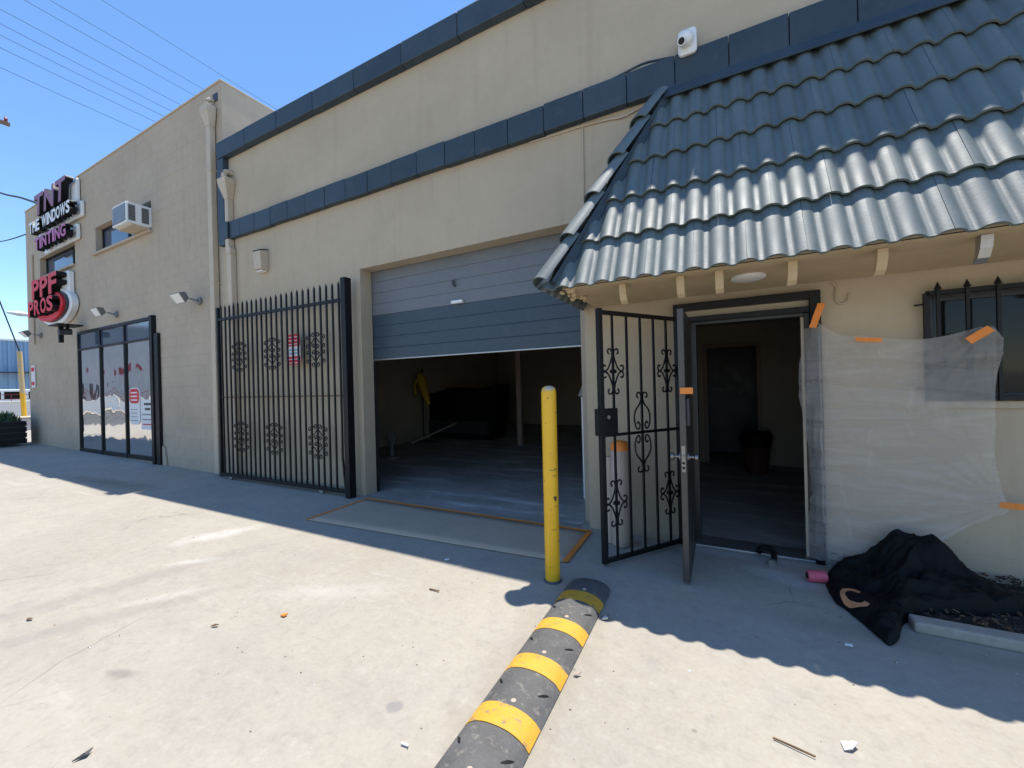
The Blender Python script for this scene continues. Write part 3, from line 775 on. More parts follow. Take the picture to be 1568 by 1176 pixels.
# storefront with mirror film
sx = [-14.55, -13.18, -11.86, -10.50]
sf = MB()
for xx in (-14.52, -13.18, -11.86): sf.box(xx-.028, xx+.028, -.012, .06, .06, 3.08)
sf.box(-10.50, -10.39, -.07, .10, .02, 3.10)
sf.box(-14.49, -10.50, .0, .07, .06, .16); sf.box(-14.49, -10.50, -.02, .07, 3.03, 3.09)
for i in range(3): sf.box(sx[i]+.035 if i else -14.485, sx[i+1]-.035 if i < 2 else -10.505, -.02, .06, 2.62, 2.66)
st = sf.build('storefront', M['black'], lb_, bevel=.004)
for i in range(3):
    a, b = sx[i]+.03, sx[i+1]-.03 if i < 2 else -10.505
    MB().box(a, b, .02, .03, .16, 2.62).build('pane', M['mirror'], st)
    MB().box(a, b, .02, .03, 2.66, 3.03).build('transom_panel', M['glassblue'], st)
MB().box(-10.36, -10.20, -.05, .004, .02, 2.72).build('roller_shutter_guide', M['black'], st, bevel=.006)
MB().prism([(-10.18, .02), (-10.02, .02), (-10.03, .14), (-10.06, .25), (-10.09, .38), (-10.18, .42)], 'y', -.02, .002).build('broken_render', M['taupe'], st)
# downspout of the left building
d2 = MB().box(-8.07, -7.94, -.10, -.004, .03, 6.20).build('downspout', M['beige'], lb_, bevel=.012)
hd = MB()
for (z0, hx0, hd0), (z1, hx1, hd1) in (((6.20, .066, .10), (6.42, .115, .155)), ((6.42, .115, .155), (6.54, .12, .16))):
    cx_ = -8.005
    hd.v += [(cx_-hx0, -hd0, z0), (cx_+hx0, -hd0, z0), (cx_+hx0, -.004, z0), (cx_-hx0, -.004, z0), (cx_-hx1, -hd1, z1), (cx_+hx1, -hd1, z1), (cx_+hx1, -.004, z1), (cx_-hx1, -.004, z1)]
    i = len(hd.v)-8
    for q in ((0, 3, 2, 1), (4, 5, 6, 7), (0, 1, 5, 4), (1, 2, 6, 5), (2, 3, 7, 6), (3, 0, 4, 7)): hd.f.append(tuple(i+k for k in q)); hd.mi.append(0)
hd.build('conductor_head', M['beige'], d2, bevel=.008)
MB().tube(spline([(-7.97, .0, 6.68), (-7.97, -.06, 6.67), (-7.98, -.10, 6.63), (-7.99, -.11, 6.54)], 4), .035, 10).build('scupper_pipe', M['beige'], d2, smooth=50)
MB().box(-8.0, -7.86, -.006, .004, 6.66, 6.80).build('scupper_hole', M['darkgrey'], d2)
for zz in (1.2, 3.4, 5.4): MB().box(-8.085, -7.925, -.106, -.002, zz, zz+.03).build('strap', M['beige'], d2, bevel=.003)
MB().tube([(-17.7, -.02, 3.0), (-17.7, -.02, 5.6)], .02, 6).build('conduit', M['taupe'], lb_)

# ================================================================== LETTERING
def glyph(ch, h_, depth, mats, name, parent, x, y, z, wmax=None, shear=0.0):
    cu_ = bpy.data.curves.new('glyph', 'FONT'); cu_.body = ch; cu_.size = 1.0; cu_.extrude = .5; cu_.offset = .032; cu_.resolution_u = 3
    o = bpy.data.objects.new('glyph', cu_); COL.objects.link(o)
    dg = bpy.context.evaluated_depsgraph_get(); me = bpy.data.meshes.new_from_object(o.evaluated_get(dg))
    bpy.data.objects.remove(o); bpy.data.curves.remove(cu_)
    xs = [v.co.x for v in me.vertices]; ys = [v.co.y for v in me.vertices]
    x0, x1, y0, y1 = min(xs), max(xs), min(ys), max(ys)
    sz = h_/(y1-y0) if ch not in '-.' else h_
    sxx = wmax/(x1-x0) if wmax else sz
    for v in me.vertices:
        lx, ly, lz = (v.co.x-x0)*sxx, (v.co.y-y0)*sz, v.co.z
        v.co = Vector((lx+shear*ly, -lz*depth-depth/2, ly))
    me.materials.clear()
    for m_ in mats: me.materials.append(m_)
    me.update()
    for p in me.polygons: p.material_index = 0 if p.normal.y < -.9 else 1
    ob = bpy.data.objects.new(name, me); COL.objects.link(ob); ob.parent = parent; ob.location = (x, y, z)
    return (x1-x0)*sxx
def word(txt, x0, x1, z, h_, depth, y, mats, parent, gap=.10, shear=0.0):
    units = [(.38 if c == 'I' else .55 if c == ' ' else 1.35 if c == 'W' else 1.0) for c in txt]
    tot = sum(units)+gap*(len(txt)-1); k = (x1-x0)/tot; x = x0
    for c, u_ in zip(txt, units):
        if c != ' ': glyph(c, h_, depth, mats, 'letter', parent, x, y, z, u_*k, shear)
        x += (u_+gap)*k
def rrect(x0, x1, z0, z1, r_, n=5):
    out = []
    for cx_, cz_, a0 in ((x1-r_, z0+r_, -90), (x1-r_, z1-r_, 0), (x0+r_, z1-r_, 90), (x0+r_, z0+r_, 180)):
        for k in range(n+1):
            th = R(a0+90*k/n); out.append((cx_+r_*math.cos(th), cz_+r_*math.sin(th)))
    return out
def backed(parent, outl, y_front, name='backing'):
    """white-faced cabinet with a dark return"""
    cx_ = sum(p[0] for p in outl)/len(outl); cz_ = sum(p[1] for p in outl)/len(outl)
    MB().prism(outl, 'y', y_front, -.004).build(name, M['black'], parent)
s1 = thing('lettered_sign', 'upper raised sign with maroon, white and magenta letters near the roof of the taupe building', 'sign', (-15.6, -.004, 5.3))
O = s1.location
def loc2(outl): return [(p[0]-O.x, p[1]-O.z) for p in outl]
for outl in (rrect(-16.9, -13.84, 5.90, 6.27, .05), rrect(-16.5, -14.14, 5.39, 5.77, .05), rrect(-16.4, -14.1, 6.30, 6.90, .06)):
    MB().prism(loc2(outl), 'y', -.06, -.002).build('backing', M['signwhite'], s1, bevel=.01)
word('TNT', -16.45-O.x, -14.2-O.x, 6.32-O.z, .56, .14, -.11, [M['darkred'], M['black']], s1, .12, .12)
word('THE WINDOWS', -16.85-O.x, -13.9-O.x, 5.93-O.z, .31, .14, -.11, [M['signwhite'], M['black']], s1)
word('TINTING', -16.45-O.x, -14.2-O.x, 5.42-O.z, .32, .14, -.11, [M['signpink'], M['black']], s1)
s2 = thing('swoosh_sign', 'lower raised sign with red letters over a red and white oval below the small window', 'sign', (-15.6, -.004, 3.4))
O = s2.location
MB().prism(loc2(rrect(-16.65, -14.62, 4.02, 4.66, .06)), 'y', -.10, -.002).build('backing', M['signwhite'], s2, bevel=.01)
el = [(-15.52+1.16*math.cos(R(a)), 3.82+.47*math.sin(R(a))) for a in range(0, 360, 10)]
MB().prism(loc2(el), 'y', -.13, -.003).build('oval_backing', M['signwhite'], s2, bevel=.01)
el = [(-15.55+1.02*math.cos(R(a)), 3.83+.40*math.sin(R(a))) for a in range(0, 360, 10)]
MB().prism(loc2(el), 'y', -.17, -.131).build('oval_face', M['darkgrey'], s2)
sw = [(-15.62+.98*math.cos(R(a)), 3.83+.38*math.sin(R(a))) for a in range(-150, 61, 10)]+[(-15.62+.84*math.cos(R(a)), 3.86+.26*math.sin(R(a))) for a in range(60, -151, -10)]
MB().prism(loc2(sw), 'y', -.22, -.171).build('swoosh', M['redface'], s2)
word('PPF', -16.6-O.x, -14.75-O.x, 4.10-O.z, .52, .18, -.11, [M['redface'], M['black']], s2)
word('PROS', -16.7-O.x, -14.85-O.x, 3.64-O.z, .40, .16, -.18, [M['redface'], M['black']], s2)

# ================================================================== FITTINGS ON THE WALLS
ac = thing('air_conditioner', 'white box air conditioner sticking out of the upper window of the taupe building', 'air conditioner', (-10.79, 0, 4.92))
sh = MB(); sh.box(-.33, .33, -.39, .125, .0, .42); sh.build('casing', M['white'], ac, bevel=.015)
fr2 = MB().box(-.29, .29, -.396, -.391, .035, .385).build('coil_face', M['grey'], ac)
for k in range(14):
    MB().box(-.275+k*.041, -.255+k*.041, -.402, -.3965, .05, .37).build('fin', M['steel'], fr2)
for a, b in ((-.36, -.25), (-.15, -.03)):
    v_ = MB().box(.331, .335, a, b, .05, .37).build('side_vent', M['grey'], ac)
    for k in range(9): MB().box(.3355, .3385, a+.006, b-.006, .065+k*.033, .078+k*.033).build('louvre', M['darkgrey'], v_)
MB().box(-.31, .31, -.30, -.02, -.03, -.001).build('support', M['beige'], ac)

def floodlight(loc, label, tilt, mat_face, rz=0.0):
    t_ = thing('wall_light', label, 'light', loc, rz, 'floodlights on the taupe building')
    MB().tube([(0, -.002, 0), (0, -.03, 0)], .07, 14).build('mounting_plate', M['grey'], t_, smooth=40)
    MB().tube(spline([(0, -.03, 0), (0, -.09, .01), (-.04, -.14, .03)], 4), .018, 8).build('arm', M['grey'], t_, smooth=40)
    h_ = MB(); q = Matrix.Rotation(R(tilt), 4, 'X')
    prof = [(-.16, -.10), (.16, -.10), (.19, .10), (-.19, .10)]
    vs = []
    for yy, sc_ in ((-.08, 1.0), (.05, .62)):
        for p in prof: vs.append(q @ Vector((p[0]*sc_, yy, p[1]*sc_)))
    off = Vector((-.06, -.26, .05))
    h_.v = [tuple(v+off) for v in vs]
    h_.f = [(0, 1, 2, 3), (7, 6, 5, 4), (0, 4, 5, 1), (1, 5, 6, 2), (2, 6, 7, 3), (3, 7, 4, 0)]; h_.mi = [0]*6
    hd_ = h_.build('lamp_head', M['grey'], t_, bevel=.012)
    ln = MB(); ln.v = [tuple(q @ Vector((p[0]*.86, -.084, p[1]*.86))+off) for p in prof]; ln.f = [(0, 1, 2, 3)]; ln.mi = [0]
    ln.build('lens', mat_face, hd_)
floodlight((-8.62, 0, 3.18), 'dark floodlight on the taupe wall beside the long downspout', 35, M['lampglass'])
floodlight((-12.2, 0, 3.30), 'pale floodlight centred above the mirrored storefront', 28, M['lampglass'])
floodlight((-17.2, 0, 3.22), 'small floodlight under the oval sign at the building corner', 40, M['lampglass'])
lt = thing('bracket_lamp', 'black bracket with hanging camera at the storefront top left corner', 'lamp', (-14.3, -.05, 3.05))
MB().box(-.25, .35, -.45, .0, .14, .17).build('hood', M['black'], lt, bevel=.006)
MB().box(-.20, -.12, -.30, -.22, -.25, .139).build('hanger', M['black'], lt)
MB().tube([(.15, -.38, -.02), (.15, -.16, .0)], .075, 10).build('camera_body', M['darkgrey'], lt, smooth=40)
MB().box(.12, .18, -.26, -.20, .02, .139).build('hanger', M['black'], lt)
sc = thing('wall_sconce', 'small beige box sconce on the cream wall above the sliding gate', 'light', (-6.58, 0, 3.42))
MB().prism([(-.002, .0), (-.13, .02), (-.145, .30), (-.002, .33)], 'x', -.095, .095).build('shade', M['beige'], sc, bevel=.008)
MB().prism([(-.004, .334), (-.15, .303), (-.15, .315), (-.004, .352)], 'x', -.09, .09).build('vent_top', M['darkgrey'], sc)
MB().box(-.07, .07, -.10, -.02, -.018, .003).build('diffuser', M['lampglass'], sc)
cm = thing('security_camera', 'white dome security camera on the navy band above the tiled roof', 'camera', (-.225, -.09, 4.44))
MB().prism(rrect(-.075, .075, -.11, .11, .035), 'y', -.03, .004).build('base_plate', M['white'], cm, bevel=.008)
hb = MB(); hb.lathe([(.055, .0), (.066, .03), (.064, .06), (.05, .085), (.025, .1), (.006, .104)], (0, 0, 0), 18)
hb.v = [(v[0]-.012, -v[2]-.03, v[1]-.01) for v in hb.v]
hb.build('housing', M['white'], cm, smooth=60)
MB().tube([(-.03, -.10, -.05), (-.038, -.145, -.07)], .034, 14).build('lens_collar', M['white'], cm, smooth=40)
MB().tube([(-.038, -.1455, -.07), (-.039, -.15, -.072)], .026, 14).build('lens', M['glass'], cm)
pl = MB().box(-18.05, -17.75, -.02, .0, 1.75, 2.4)
pl = pl.build('wall_plaque', M['paperw'], None, bevel=.004); tag(pl, 'small pale plaque with red print on the far left wall corner', 'plaque')
for z0, z1 in ((2.22, 2.34), (1.82, 1.92)): MB().box(-18.02, -17.78, -.024, -.0205, z0, z1).build('print_bar', M['redface'], pl)

# posters in the storefront
po = MB().prism(rrect(-11.72, -11.22, .82, 1.62, .12), 'y', .012, .019).build('poster', M['paperw']); tag(po, 'red headed white poster on the rightmost mirrored pane', 'poster')
MB().prism(rrect(-11.70, -11.24, 1.28, 1.60, .11), 'y', .009, .0118).build('red_header', M['redface'], po)
for k in range(3): MB().box(-11.62, -11.32, .0055, .0088, 1.34+k*.08, 1.37+k*.08).build('print_line', M['paperw'], po)
for k in range(4): MB().box(-11.64, -11.34, .008, .0118, .90+k*.08, .915+k*.08).build('print_line', M['grey'], po)
po = MB().box(-11.16, -10.56, .012, .019, .72, 1.36).build('notice', M['paperw']); tag(po, 'square white notice beside the red headed poster on the storefront', 'notice')
for k, (c_, a, b) in enumerate((('darkgrey', -11.02, -10.7), ('darkgrey', -10.98, -10.74), ('grey', -11.1, -10.62), ('grey', -11.1, -10.62), ('redface', -11.08, -10.64))):
    MB().box(a, b, .009, .0118, 1.24-k*.105, 1.29-k*.105 if k < 2 else 1.265-k*.105).build('print_line', M[c_], po)
po = MB().box(-12.78, -12.25, .0165, .0195, 1.10, 1.42).build('window_lettering', M['mirror']); tag(po, 'small white lettering on the middle mirrored pane', 'lettering')
for k, (a, b) in enumerate(((-12.62, -12.38), (-12.76, -12.28), (-12.66, -12.36))): MB().box(a, b, .013, .016, 1.34-k*.10, 1.39-k*.10).build('print_line', M['paperw'], po)

# ================================================================== SLIDING GATE
sl = thing('sliding_gate', 'wide black iron sliding gate of spear pickets, standing before the cream wall', 'gate', (-7.72, -.16, 0))
GWd = 3.17
def sgx(k): return .135+k*(GWd-.135-.11)/23
MB().bar((.02, 0, .03), (.02, 0, 2.93), .05, .05, upv=(0, 1, 0)).build('end_post', M['black'], sl, bevel=.004)
MB().box(GWd-.035, GWd+.055, -.05, .06, .0, 2.99).build('lock_post', M['black'], sl, bevel=.004)
MB().bar((.04, 0, 2.72), (GWd-.03, 0, 2.70), .04, .045).build('top_rail', M['black'], sl, bevel=.004)
MB().bar((.04, 0, .075), (GWd-.03, 0, .075), .05, .05).build('bottom_rail', M['black'], sl, bevel=.004)
MB().bar((.04, .012, 1.39), (GWd-.03, .012, 1.39), .012, .022).build('middle_rail', M['wood'], sl)
for k in range(24):
    xx = sgx(k); top = 2.965+random.uniform(-.006, .006)
    b = MB()
    path = [(xx, -.012, .09), (xx, -.012, top-.06)]
    if k == 23: path = [(xx+.045, -.012, .09), (xx-.005, -.012, .55), (xx, -.012, .8), (xx, -.012, top-.06)]
    if k == 1: path = [(xx+.012, -.012, .09), (xx-.008, -.012, .9), (xx, -.012, top-.06)]
    path = [(p[0]+random.uniform(-.002, .002), p[1], p[2]) for p in path]
    b.tube(path, .0155, 4, upv=(0, 1, 0))
    i = len(b.v); xt = path[-1][0]
    b.v += [(xt-.012, -.024, top-.06), (xt+.012, -.024, top-.06), (xt+.012, .0, top-.06), (xt-.012, .0, top-.06), (xt, -.012, top)]
    for q in ((0, 1, 4), (1, 2, 4), (2, 3, 4), (3, 0, 4)): b.f.append(tuple(i+j for j in q)); b.mi.append(0)
    b.build('picket', M['black'], sl)
sp = (GWd-.135-.11)/23
def curl(mb_, x, z, r_, a0, sgn, turns=1.15, rad=.0075):
    pts = []
    for q in range(15):
        t_ = q/14; th = R(a0)+sgn*t_*turns*2*math.pi; rr = r_*(1-.72*t_)
        pts.append((x+rr*math.cos(th), -.012, z+rr*math.sin(th)))
    mb_.tube(pts, rad, 5, upv=(0, 1, 0)); return pts[0]
for zc in (2.06, .745):
    for kc in (4, 11, 19):
        m_ = MB(); xc = sgx(kc)
        for h_ in (-1, 1):
            for v_ in (-1, 1):
                p = curl(m_, xc+h_*.052, zc+v_*.215, .040, 90-h_*90 if v_ > 0 else 90+h_*90+180*(h_ > 0)*0, -h_*v_)
                m_.tube(spline([(xc+h_*.012, -.012, zc+v_*.215), (xc+h_*.014, -.012, zc+v_*.17), (xc+h_*.06, -.012, zc+v_*.115), (xc+h_*.108, -.012, zc+v_*.075), (xc+h_*.118, -.012, zc+v_*.02)], 4), .0075, 5, upv=(0, 1, 0))
                curl(m_, xc+h_*.045, zc+v_*.048, .036, 90+v_*90, h_*v_)
                curl(m_, xc+h_*(sp+.045), zc+v_*.165, .038, 90+h_*90, -h_*v_)
                curl(m_, xc+h_*(sp+.045), zc+v_*.05, .036, 90+h_*90, h_*v_)
                m_.tube([(xc+h_*(sp+.006), -.012, zc+v_*.165), (xc+h_*(sp+.02), -.012, zc+v_*.11), (xc+h_*(sp+.006), -.012, zc+v_*.05)], .007, 5, upv=(0, 1, 0))
        m_.build('scroll_medallion', M['black'], sl, smooth=50)
for xx in (.30, 2.6):
    MB().tube([(xx, -.02, .045), (xx, .02, .045)], .043, 14).build('wheel', M['steel'], sl, smooth=40)
ns_ = thing('notice_sign', 'red and white notice board wired behind the sliding gate bars', 'sign', (-5.72, -.135, 1.86))
pb = MB().box(-.16, .16, 0, .006, 0, .46).build('plate', M['paperw'], ns_, bevel=.002)
for z0, z1 in ((0, .13), (.28, .46)):
    r1 = MB().box(-.158, .158, -.004, -.0008, z0+.002, z1-.002).build('red_panel', M['redface'], ns_)
    n_ = 2 if z0 == 0 else 3
    for k in range(n_):
        zz = z0+.025+k*(z1-z0-.02)/n_
        MB().box(-.125+.01*(k % 2), .125-.012*(k % 3), -.0065, -.0042, zz, zz+.012).build('print_line', M['paperw'], r1)
for k in range(2): MB().box(-.12, .10, -.004, -.0008, .165+k*.05, .182+k*.05).build('print_line', M['bluemetal'], pb)

# ================================================================== YARD OBJECTS
bo = thing('bollard', 'tall scuffed yellow steel bollard at the corner of the roller door', 'bollard', (-1.185, -1.17, 0))
bo.rotation_euler = (0, R(.25), 0)
MB().lathe([(.054, .0), (.056, .02), (.056, 1.40), (.0555, 1.425), (.048, 1.45), (.03, 1.464), (.008, 1.468)], (0, 0, 0), 28).build('pipe', M['yellow'], bo, smooth=50)
MB().lathe([(.072, -.02), (.070, .004), (.060, .012), (.056, .016)], (0, 0, 0), 20).build('collar', M['asphalt'], bo, smooth=50)

sb = thing('speed_bump', 'black rubber speed bump with yellow bands running toward the camera', 'speed bump', (-.905, -1.06, .004), R(.8))
def bump_profile(wd=.155, hg=.062, n=14):
    out = []
    for i in range(n+1):
        a = -1+2*i/n
        out.append((a*wd, hg*(1-abs(a)**2.4)**.75+.002))
    return out
def bump_seg(y0, y1, lift, cap=None, nn=1):
    m_ = MB(); pr = bump_profile(); n = len(pr)
    ys_ = [y0+(y1-y0)*i/nn for i in range(nn+1)]
    for i, yy in enumerate(ys_):
        s_ = 1.0
        if cap: t_ = i/nn; s_ = math.sqrt(max(0, 1-(1-t_)**2))*.97+.03
        for p in pr: m_.v.append((p[0]*(.55+.45*s_ if cap else 1), yy, (p[1]+lift)*s_))
    for i in range(nn):
        for j in range(n-1): m_.f.append((i*n+j, i*n+j+1, (i+1)*n+j+1, (i+1)*n+j))
    m_.f.append(tuple(range(n))); m_.f.append(tuple(range(nn*n, nn*n+n))[::-1])
    m_.mi = [0]*len(m_.f)
    return m_
bump_seg(-.02, -.17, 0, True, 6).build('end_cap', M['rubber'], sb, smooth=45)
ys0 = -.17; first = -.295; y = ys0
st0 = first
k = 0
while y > -1.95:
    y1 = st0-.36*k
    bump_seg(y-.001, y1+.001, 0, nn=2).build('rubber_segment', M['rubber'], sb, smooth=45)
    for sx_, dy in ((.118, -.10), (-.118, -.09)):
        ym = y1+.17+dy*.3
        if ym < y-.02:
            m_ = MB(); NS = 6
            for q in range(NS+1):
                xx = sx_*(.80+.30*q/NS); zz = .062*(1-min(1, abs(xx/.155))**2.4)**.75+.0035; yy = ym-.022+.04*q/NS; hw = .009*math.sin(math.pi*(q+.6)/(NS+1.2))
                m_.v += [(xx, yy-hw, zz), (xx, yy+hw, zz)]
            for q in range(NS): m_.f.append((2*q, 2*q+1, 2*q+3, 2*q+2)); m_.mi.append(0)
            m_.build('slot_shade', M['black'], sb)  # flat patch on the surface, shade of a recessed slit put into the colour
    if y1-.12 > -2.05:
        bump_seg(y1, y1-.118, .0022, nn=2).build('yellow_band', M['stripe'], sb, smooth=45)
        MB().lathe([(.013, 0), (.012, .004), (.004, .006)], (.012, y1+.03, .0635), 10).build('anchor_bolt', M['cardboard'], sb, smooth=40)
    y = y1-.12; k += 1

mt = thing('floor_protection', 'flat brown paper sheet taped in orange before the roller door', 'floor sheet', (0, 0, .006))
pts = [(-4.26, -.13), (-1.22, -.11), (-1.205, -.86), (-4.24, -1.03)]
sh = MB(); nx, ny = 24, 6
for j in range(ny+1):
    for i in range(nx+1):
        u_, v_ = i/nx, j/ny
        a = Vector(pts[0]).lerp(Vector(pts[1]), u_); b = Vector(pts[3]).lerp(Vector(pts[2]), u_); p = a.lerp(b, v_)
        sh.v.append((p.x, p.y, .003+.003*math.sin(i*1.3)*math.sin(j*1.9)*(1 if 0 < j < ny else .2)))
for j in range(ny):
    for i in range(nx): q = j*(nx+1)+i; sh.f.append((q, q+1, q+nx+2, q+nx+1)); sh.mi.append(0)
o = sh.build('paper', M['brownpaper'], mt, smooth=60); sm = o.modifiers.new('thick', 'SOLIDIFY'); sm.thickness = .003
for a, b in ((pts[0], pts[1]), (pts[0], pts[3]), (pts[1], pts[2])):
    A, B = Vector((*a, 0)), Vector((*b, 0)); d_ = (B-A).normalized(); n_ = Vector((-d_.y, d_.x, 0))*.024
    m_ = MB(); N = 16
    for i in range(N+1):
        p = A.lerp(B, i/N); j1, j2 = random.uniform(-.003, .003), random.uniform(-.003, .003)
        m_.v += [tuple(p+n_*(1+j1*20)+Vector((0, 0, .0085))), tuple(p-n_*(1+j2*20)+Vector((0, 0, .0085)))]
    for i in range(N): m_.f.append((2*i, 2*i+1, 2*i+3, 2*i+2)); m_.mi.append(0)
    m_.build('tape_strip', M['orange'], mt)

# cardboard tube with orange top, behind the open gate
tb = thing('paper_roll', 'standing brown paper roll with orange tape on top, behind the open security gate', 'paper roll', (-.87, -.30, .006))
tb.rotation_euler = (R(-2.5), 0, 0)
MB().lathe([(.078, 0), (.082, .01), (.082, .90), (.078, .905), (.045, .905)], (0, 0, 0), 22).build('roll', M['cardboard'], tb, smooth=40)
MB().lathe([(.0835, .85), (.0838, .90), (.06, .935), (.02, .945)], (0, 0, 0), 22).build('orange_cap', M['orange'], tb, smooth=50)
MB().lathe([(.05, 0), (.05, .78), (.045, .785)], (-.10, .03, 0), 16).build('inner_core', M['cardboard'], tb, smooth=40)

# plastic sheet over the wall
from mathutils import noise as MN
ps = thing('plastic_sheet', 'crinkled translucent plastic sheet taped over the wall beside the office doorway', 'plastic sheet', (.66, -.09, 0))
NX, NZ = 84, 96
def xr(v):     # right edge against height fraction (0 top .. 1 bottom), local x
    pts = [(0, .93), (.05, .975), (.12, .965), (.22, .935), (.35, .925), (.5, .925), (.62, .945), (.70, .985), (.76, .82), (.85, .63), (1, .50)]
    for (a, xa), (b, xb) in zip(pts, pts[1:]):
        if a <= v <= b: return xa+(xb-xa)*(v-a)/(b-a)
    return .5
def sag(u):    # top edge hangs between its tapes at u = 0, .3 and .93
    if u < .3: return .045*math.sin(u/.3*math.pi)
    return .055*math.sin(min(1, (u-.3)/.63)*math.pi)
pm = MB()
for j in range(NZ+1):
    for i in range(NX+1):
        u_, v_ = i/NX, j/NZ
        x = -.012+.004*math.sin(v_*23)+(xr(v_)+.012)*u_
        zt = 1.90-.12*min(1, u_/.3)-sag(u_)+.015*max(0, u_-.3)
        z = zt*(1-v_)+.03*v_
        y = -.014-.02*math.sin(u_*math.pi)*math.sin(v_*math.pi)
        y -= .007*max(0, MN.noise((x*2.1, z*5-x*2.2, .3)))+.003*MN.noise((x*6, z*15+x*5, 4.1))
        # sharp creases fanning out of each tape
        for tx, tz, amp, fr_q in ((.90, 1.76, .020, 23), (.98, .60, .022, 29), (.0, 1.88, .013, 21), (.30, 1.76, .010, 15)):
            an = math.atan2(z-tz, x-tx); rr = math.hypot(x-tx, z-tz)
            c_ = 1-abs(math.sin(an*fr_q/2+2*MN.noise((an*2, rr*1.2, tx))))
            y -= amp*c_**3*math.exp(-rr*1.6)*min(1, rr*6)
        if v_ > .8: y -= (v_-.8)*.30
        pm.v.append((x, y, z))
for j in range(NZ):
    for i in range(NX): q = j*(NX+1)+i; pm.f.append((q, q+1, q+NX+2, q+NX+1)); pm.mi.append(0)
pm.build('sheet', M['poly'], ps, smooth=80)
wm = MB(); NW = 40; NU = 10           # the part that wraps round the door jamb
for j in range(NW+1):
    for i in range(NU+1):
        v_, u_ = j/NW, i/NU; z = 1.87-1.82*v_
        wv = .025*MN.noise((.2, z*5, u_*2))+.012*MN.noise((1, z*17, u_*4))
        wm.v.append((-.005-.10*u_-(.03*math.sin(v_*7)+wv)*u_, -.018-.012*math.sin(u_*3.1)+wv*.8+.07*u_, z))
for j in range(NW):
    for i in range(NU): q = j*(NU+1)+i; wm.f.append((q, q+1, q+NU+2, q+NU+1)); wm.mi.append(0)
wm.build('wrapped_edge', M['poly'], ps, smooth=80)
def tape(x, z, ln, ang, y, wd=.048, parent=None, name='tape_piece'):
    c, s_ = math.cos(R(ang)), math.sin(R(ang)); m_ = MB(); N = 6
    for i in range(N+1):
        t_ = (i/N-.5)*ln; b_ = .004*math.sin(i*2.1)
        for k in (-1, 1):
            j_ = random.uniform(-.0025, .0025); t2 = t_+(random.uniform(-.008, .008) if i in (0, N) else 0); wk = wd*(1+random.uniform(-.06, .06))
            m_.v.append((x+c*t2-s_*k*wk/2, y-.004-abs(b_)-abs(j_), z+s_*t2+c*k*wk/2))
    for i in range(N): m_.f.append((2*i, 2*i+1, 2*i+3, 2*i+2)); m_.mi.append(0)
    return m_.build(name, M['orange'], parent)
tape(-.022, 1.955, .19, 72, -.028, .045, ps); tape(.275, 1.745, .15, -6, -.05, .03, ps); tape(.845, 1.735, .14, 36, -.065, .05, ps); tape(1.0, .598, .13, -3, -.02, .04, ps)
tp = MB(); tp.box(-.29, -.205, -.862, -.858, 1.385, 1.43); tag(tp.build('tape_flag', M['orange'], None), 'short orange tape tab on the edge of the open entry door', 'tape')

# planting bed, kerb, mulch
structure(MB().box(.93, 4.6, -.88, -.775, .0, .062).build('bed_kerb', M['yard'], bevel=.012))
structure(MB().box(.70, 4.6, -.775, -.002, .0, .035).build('planting_bed', M['mulch']))
ch = MB()
for k in range(2600):
    x, y = random.uniform(.72, 3.4), random.uniform(-.78, -.01)
    if x < .95 and y < -.5: continue
    z = .035+random.uniform(0, .035)+.03*max(0, 1-abs(y+.05)/.2); L = random.uniform(.012, .045); W_ = random.uniform(.006, .016)
    a, t_ = random.uniform(0, 6.3), random.uniform(-.5, .5)
    d_ = Vector((math.cos(a), math.sin(a), t_)).normalized(); n_ = Vector((-math.sin(a), math.cos(a), random.uniform(-.6, .6))).normalized()
    c_ = Vector((x, y, z)); h_ = d_.cross(n_)*.003
    p = [c_-d_*L/2-n_*W_/2, c_+d_*L/2-n_*W_/2*.5, c_+d_*L/2+n_*W_/2*.5, c_-d_*L/2+n_*W_/2]
    i = len(ch.v); ch.v += [tuple(q+h_) for q in p]+[tuple(q-h_) for q in p]
    for q in ((0, 1, 2, 3), (7, 6, 5, 4), (0, 4, 5, 1), (1, 5, 6, 2), (2, 6, 7, 3), (3, 7, 4, 0)): ch.f.append(tuple(i+j for j in q)); ch.mi.append(random.choice((0, 0, 0, 1)))
tag(ch.build('mulch_chips', [M['mulch'], M['dryleaf']]), 'dark mulch chips filling the bed under the barred window', 'mulch', kind='stuff')

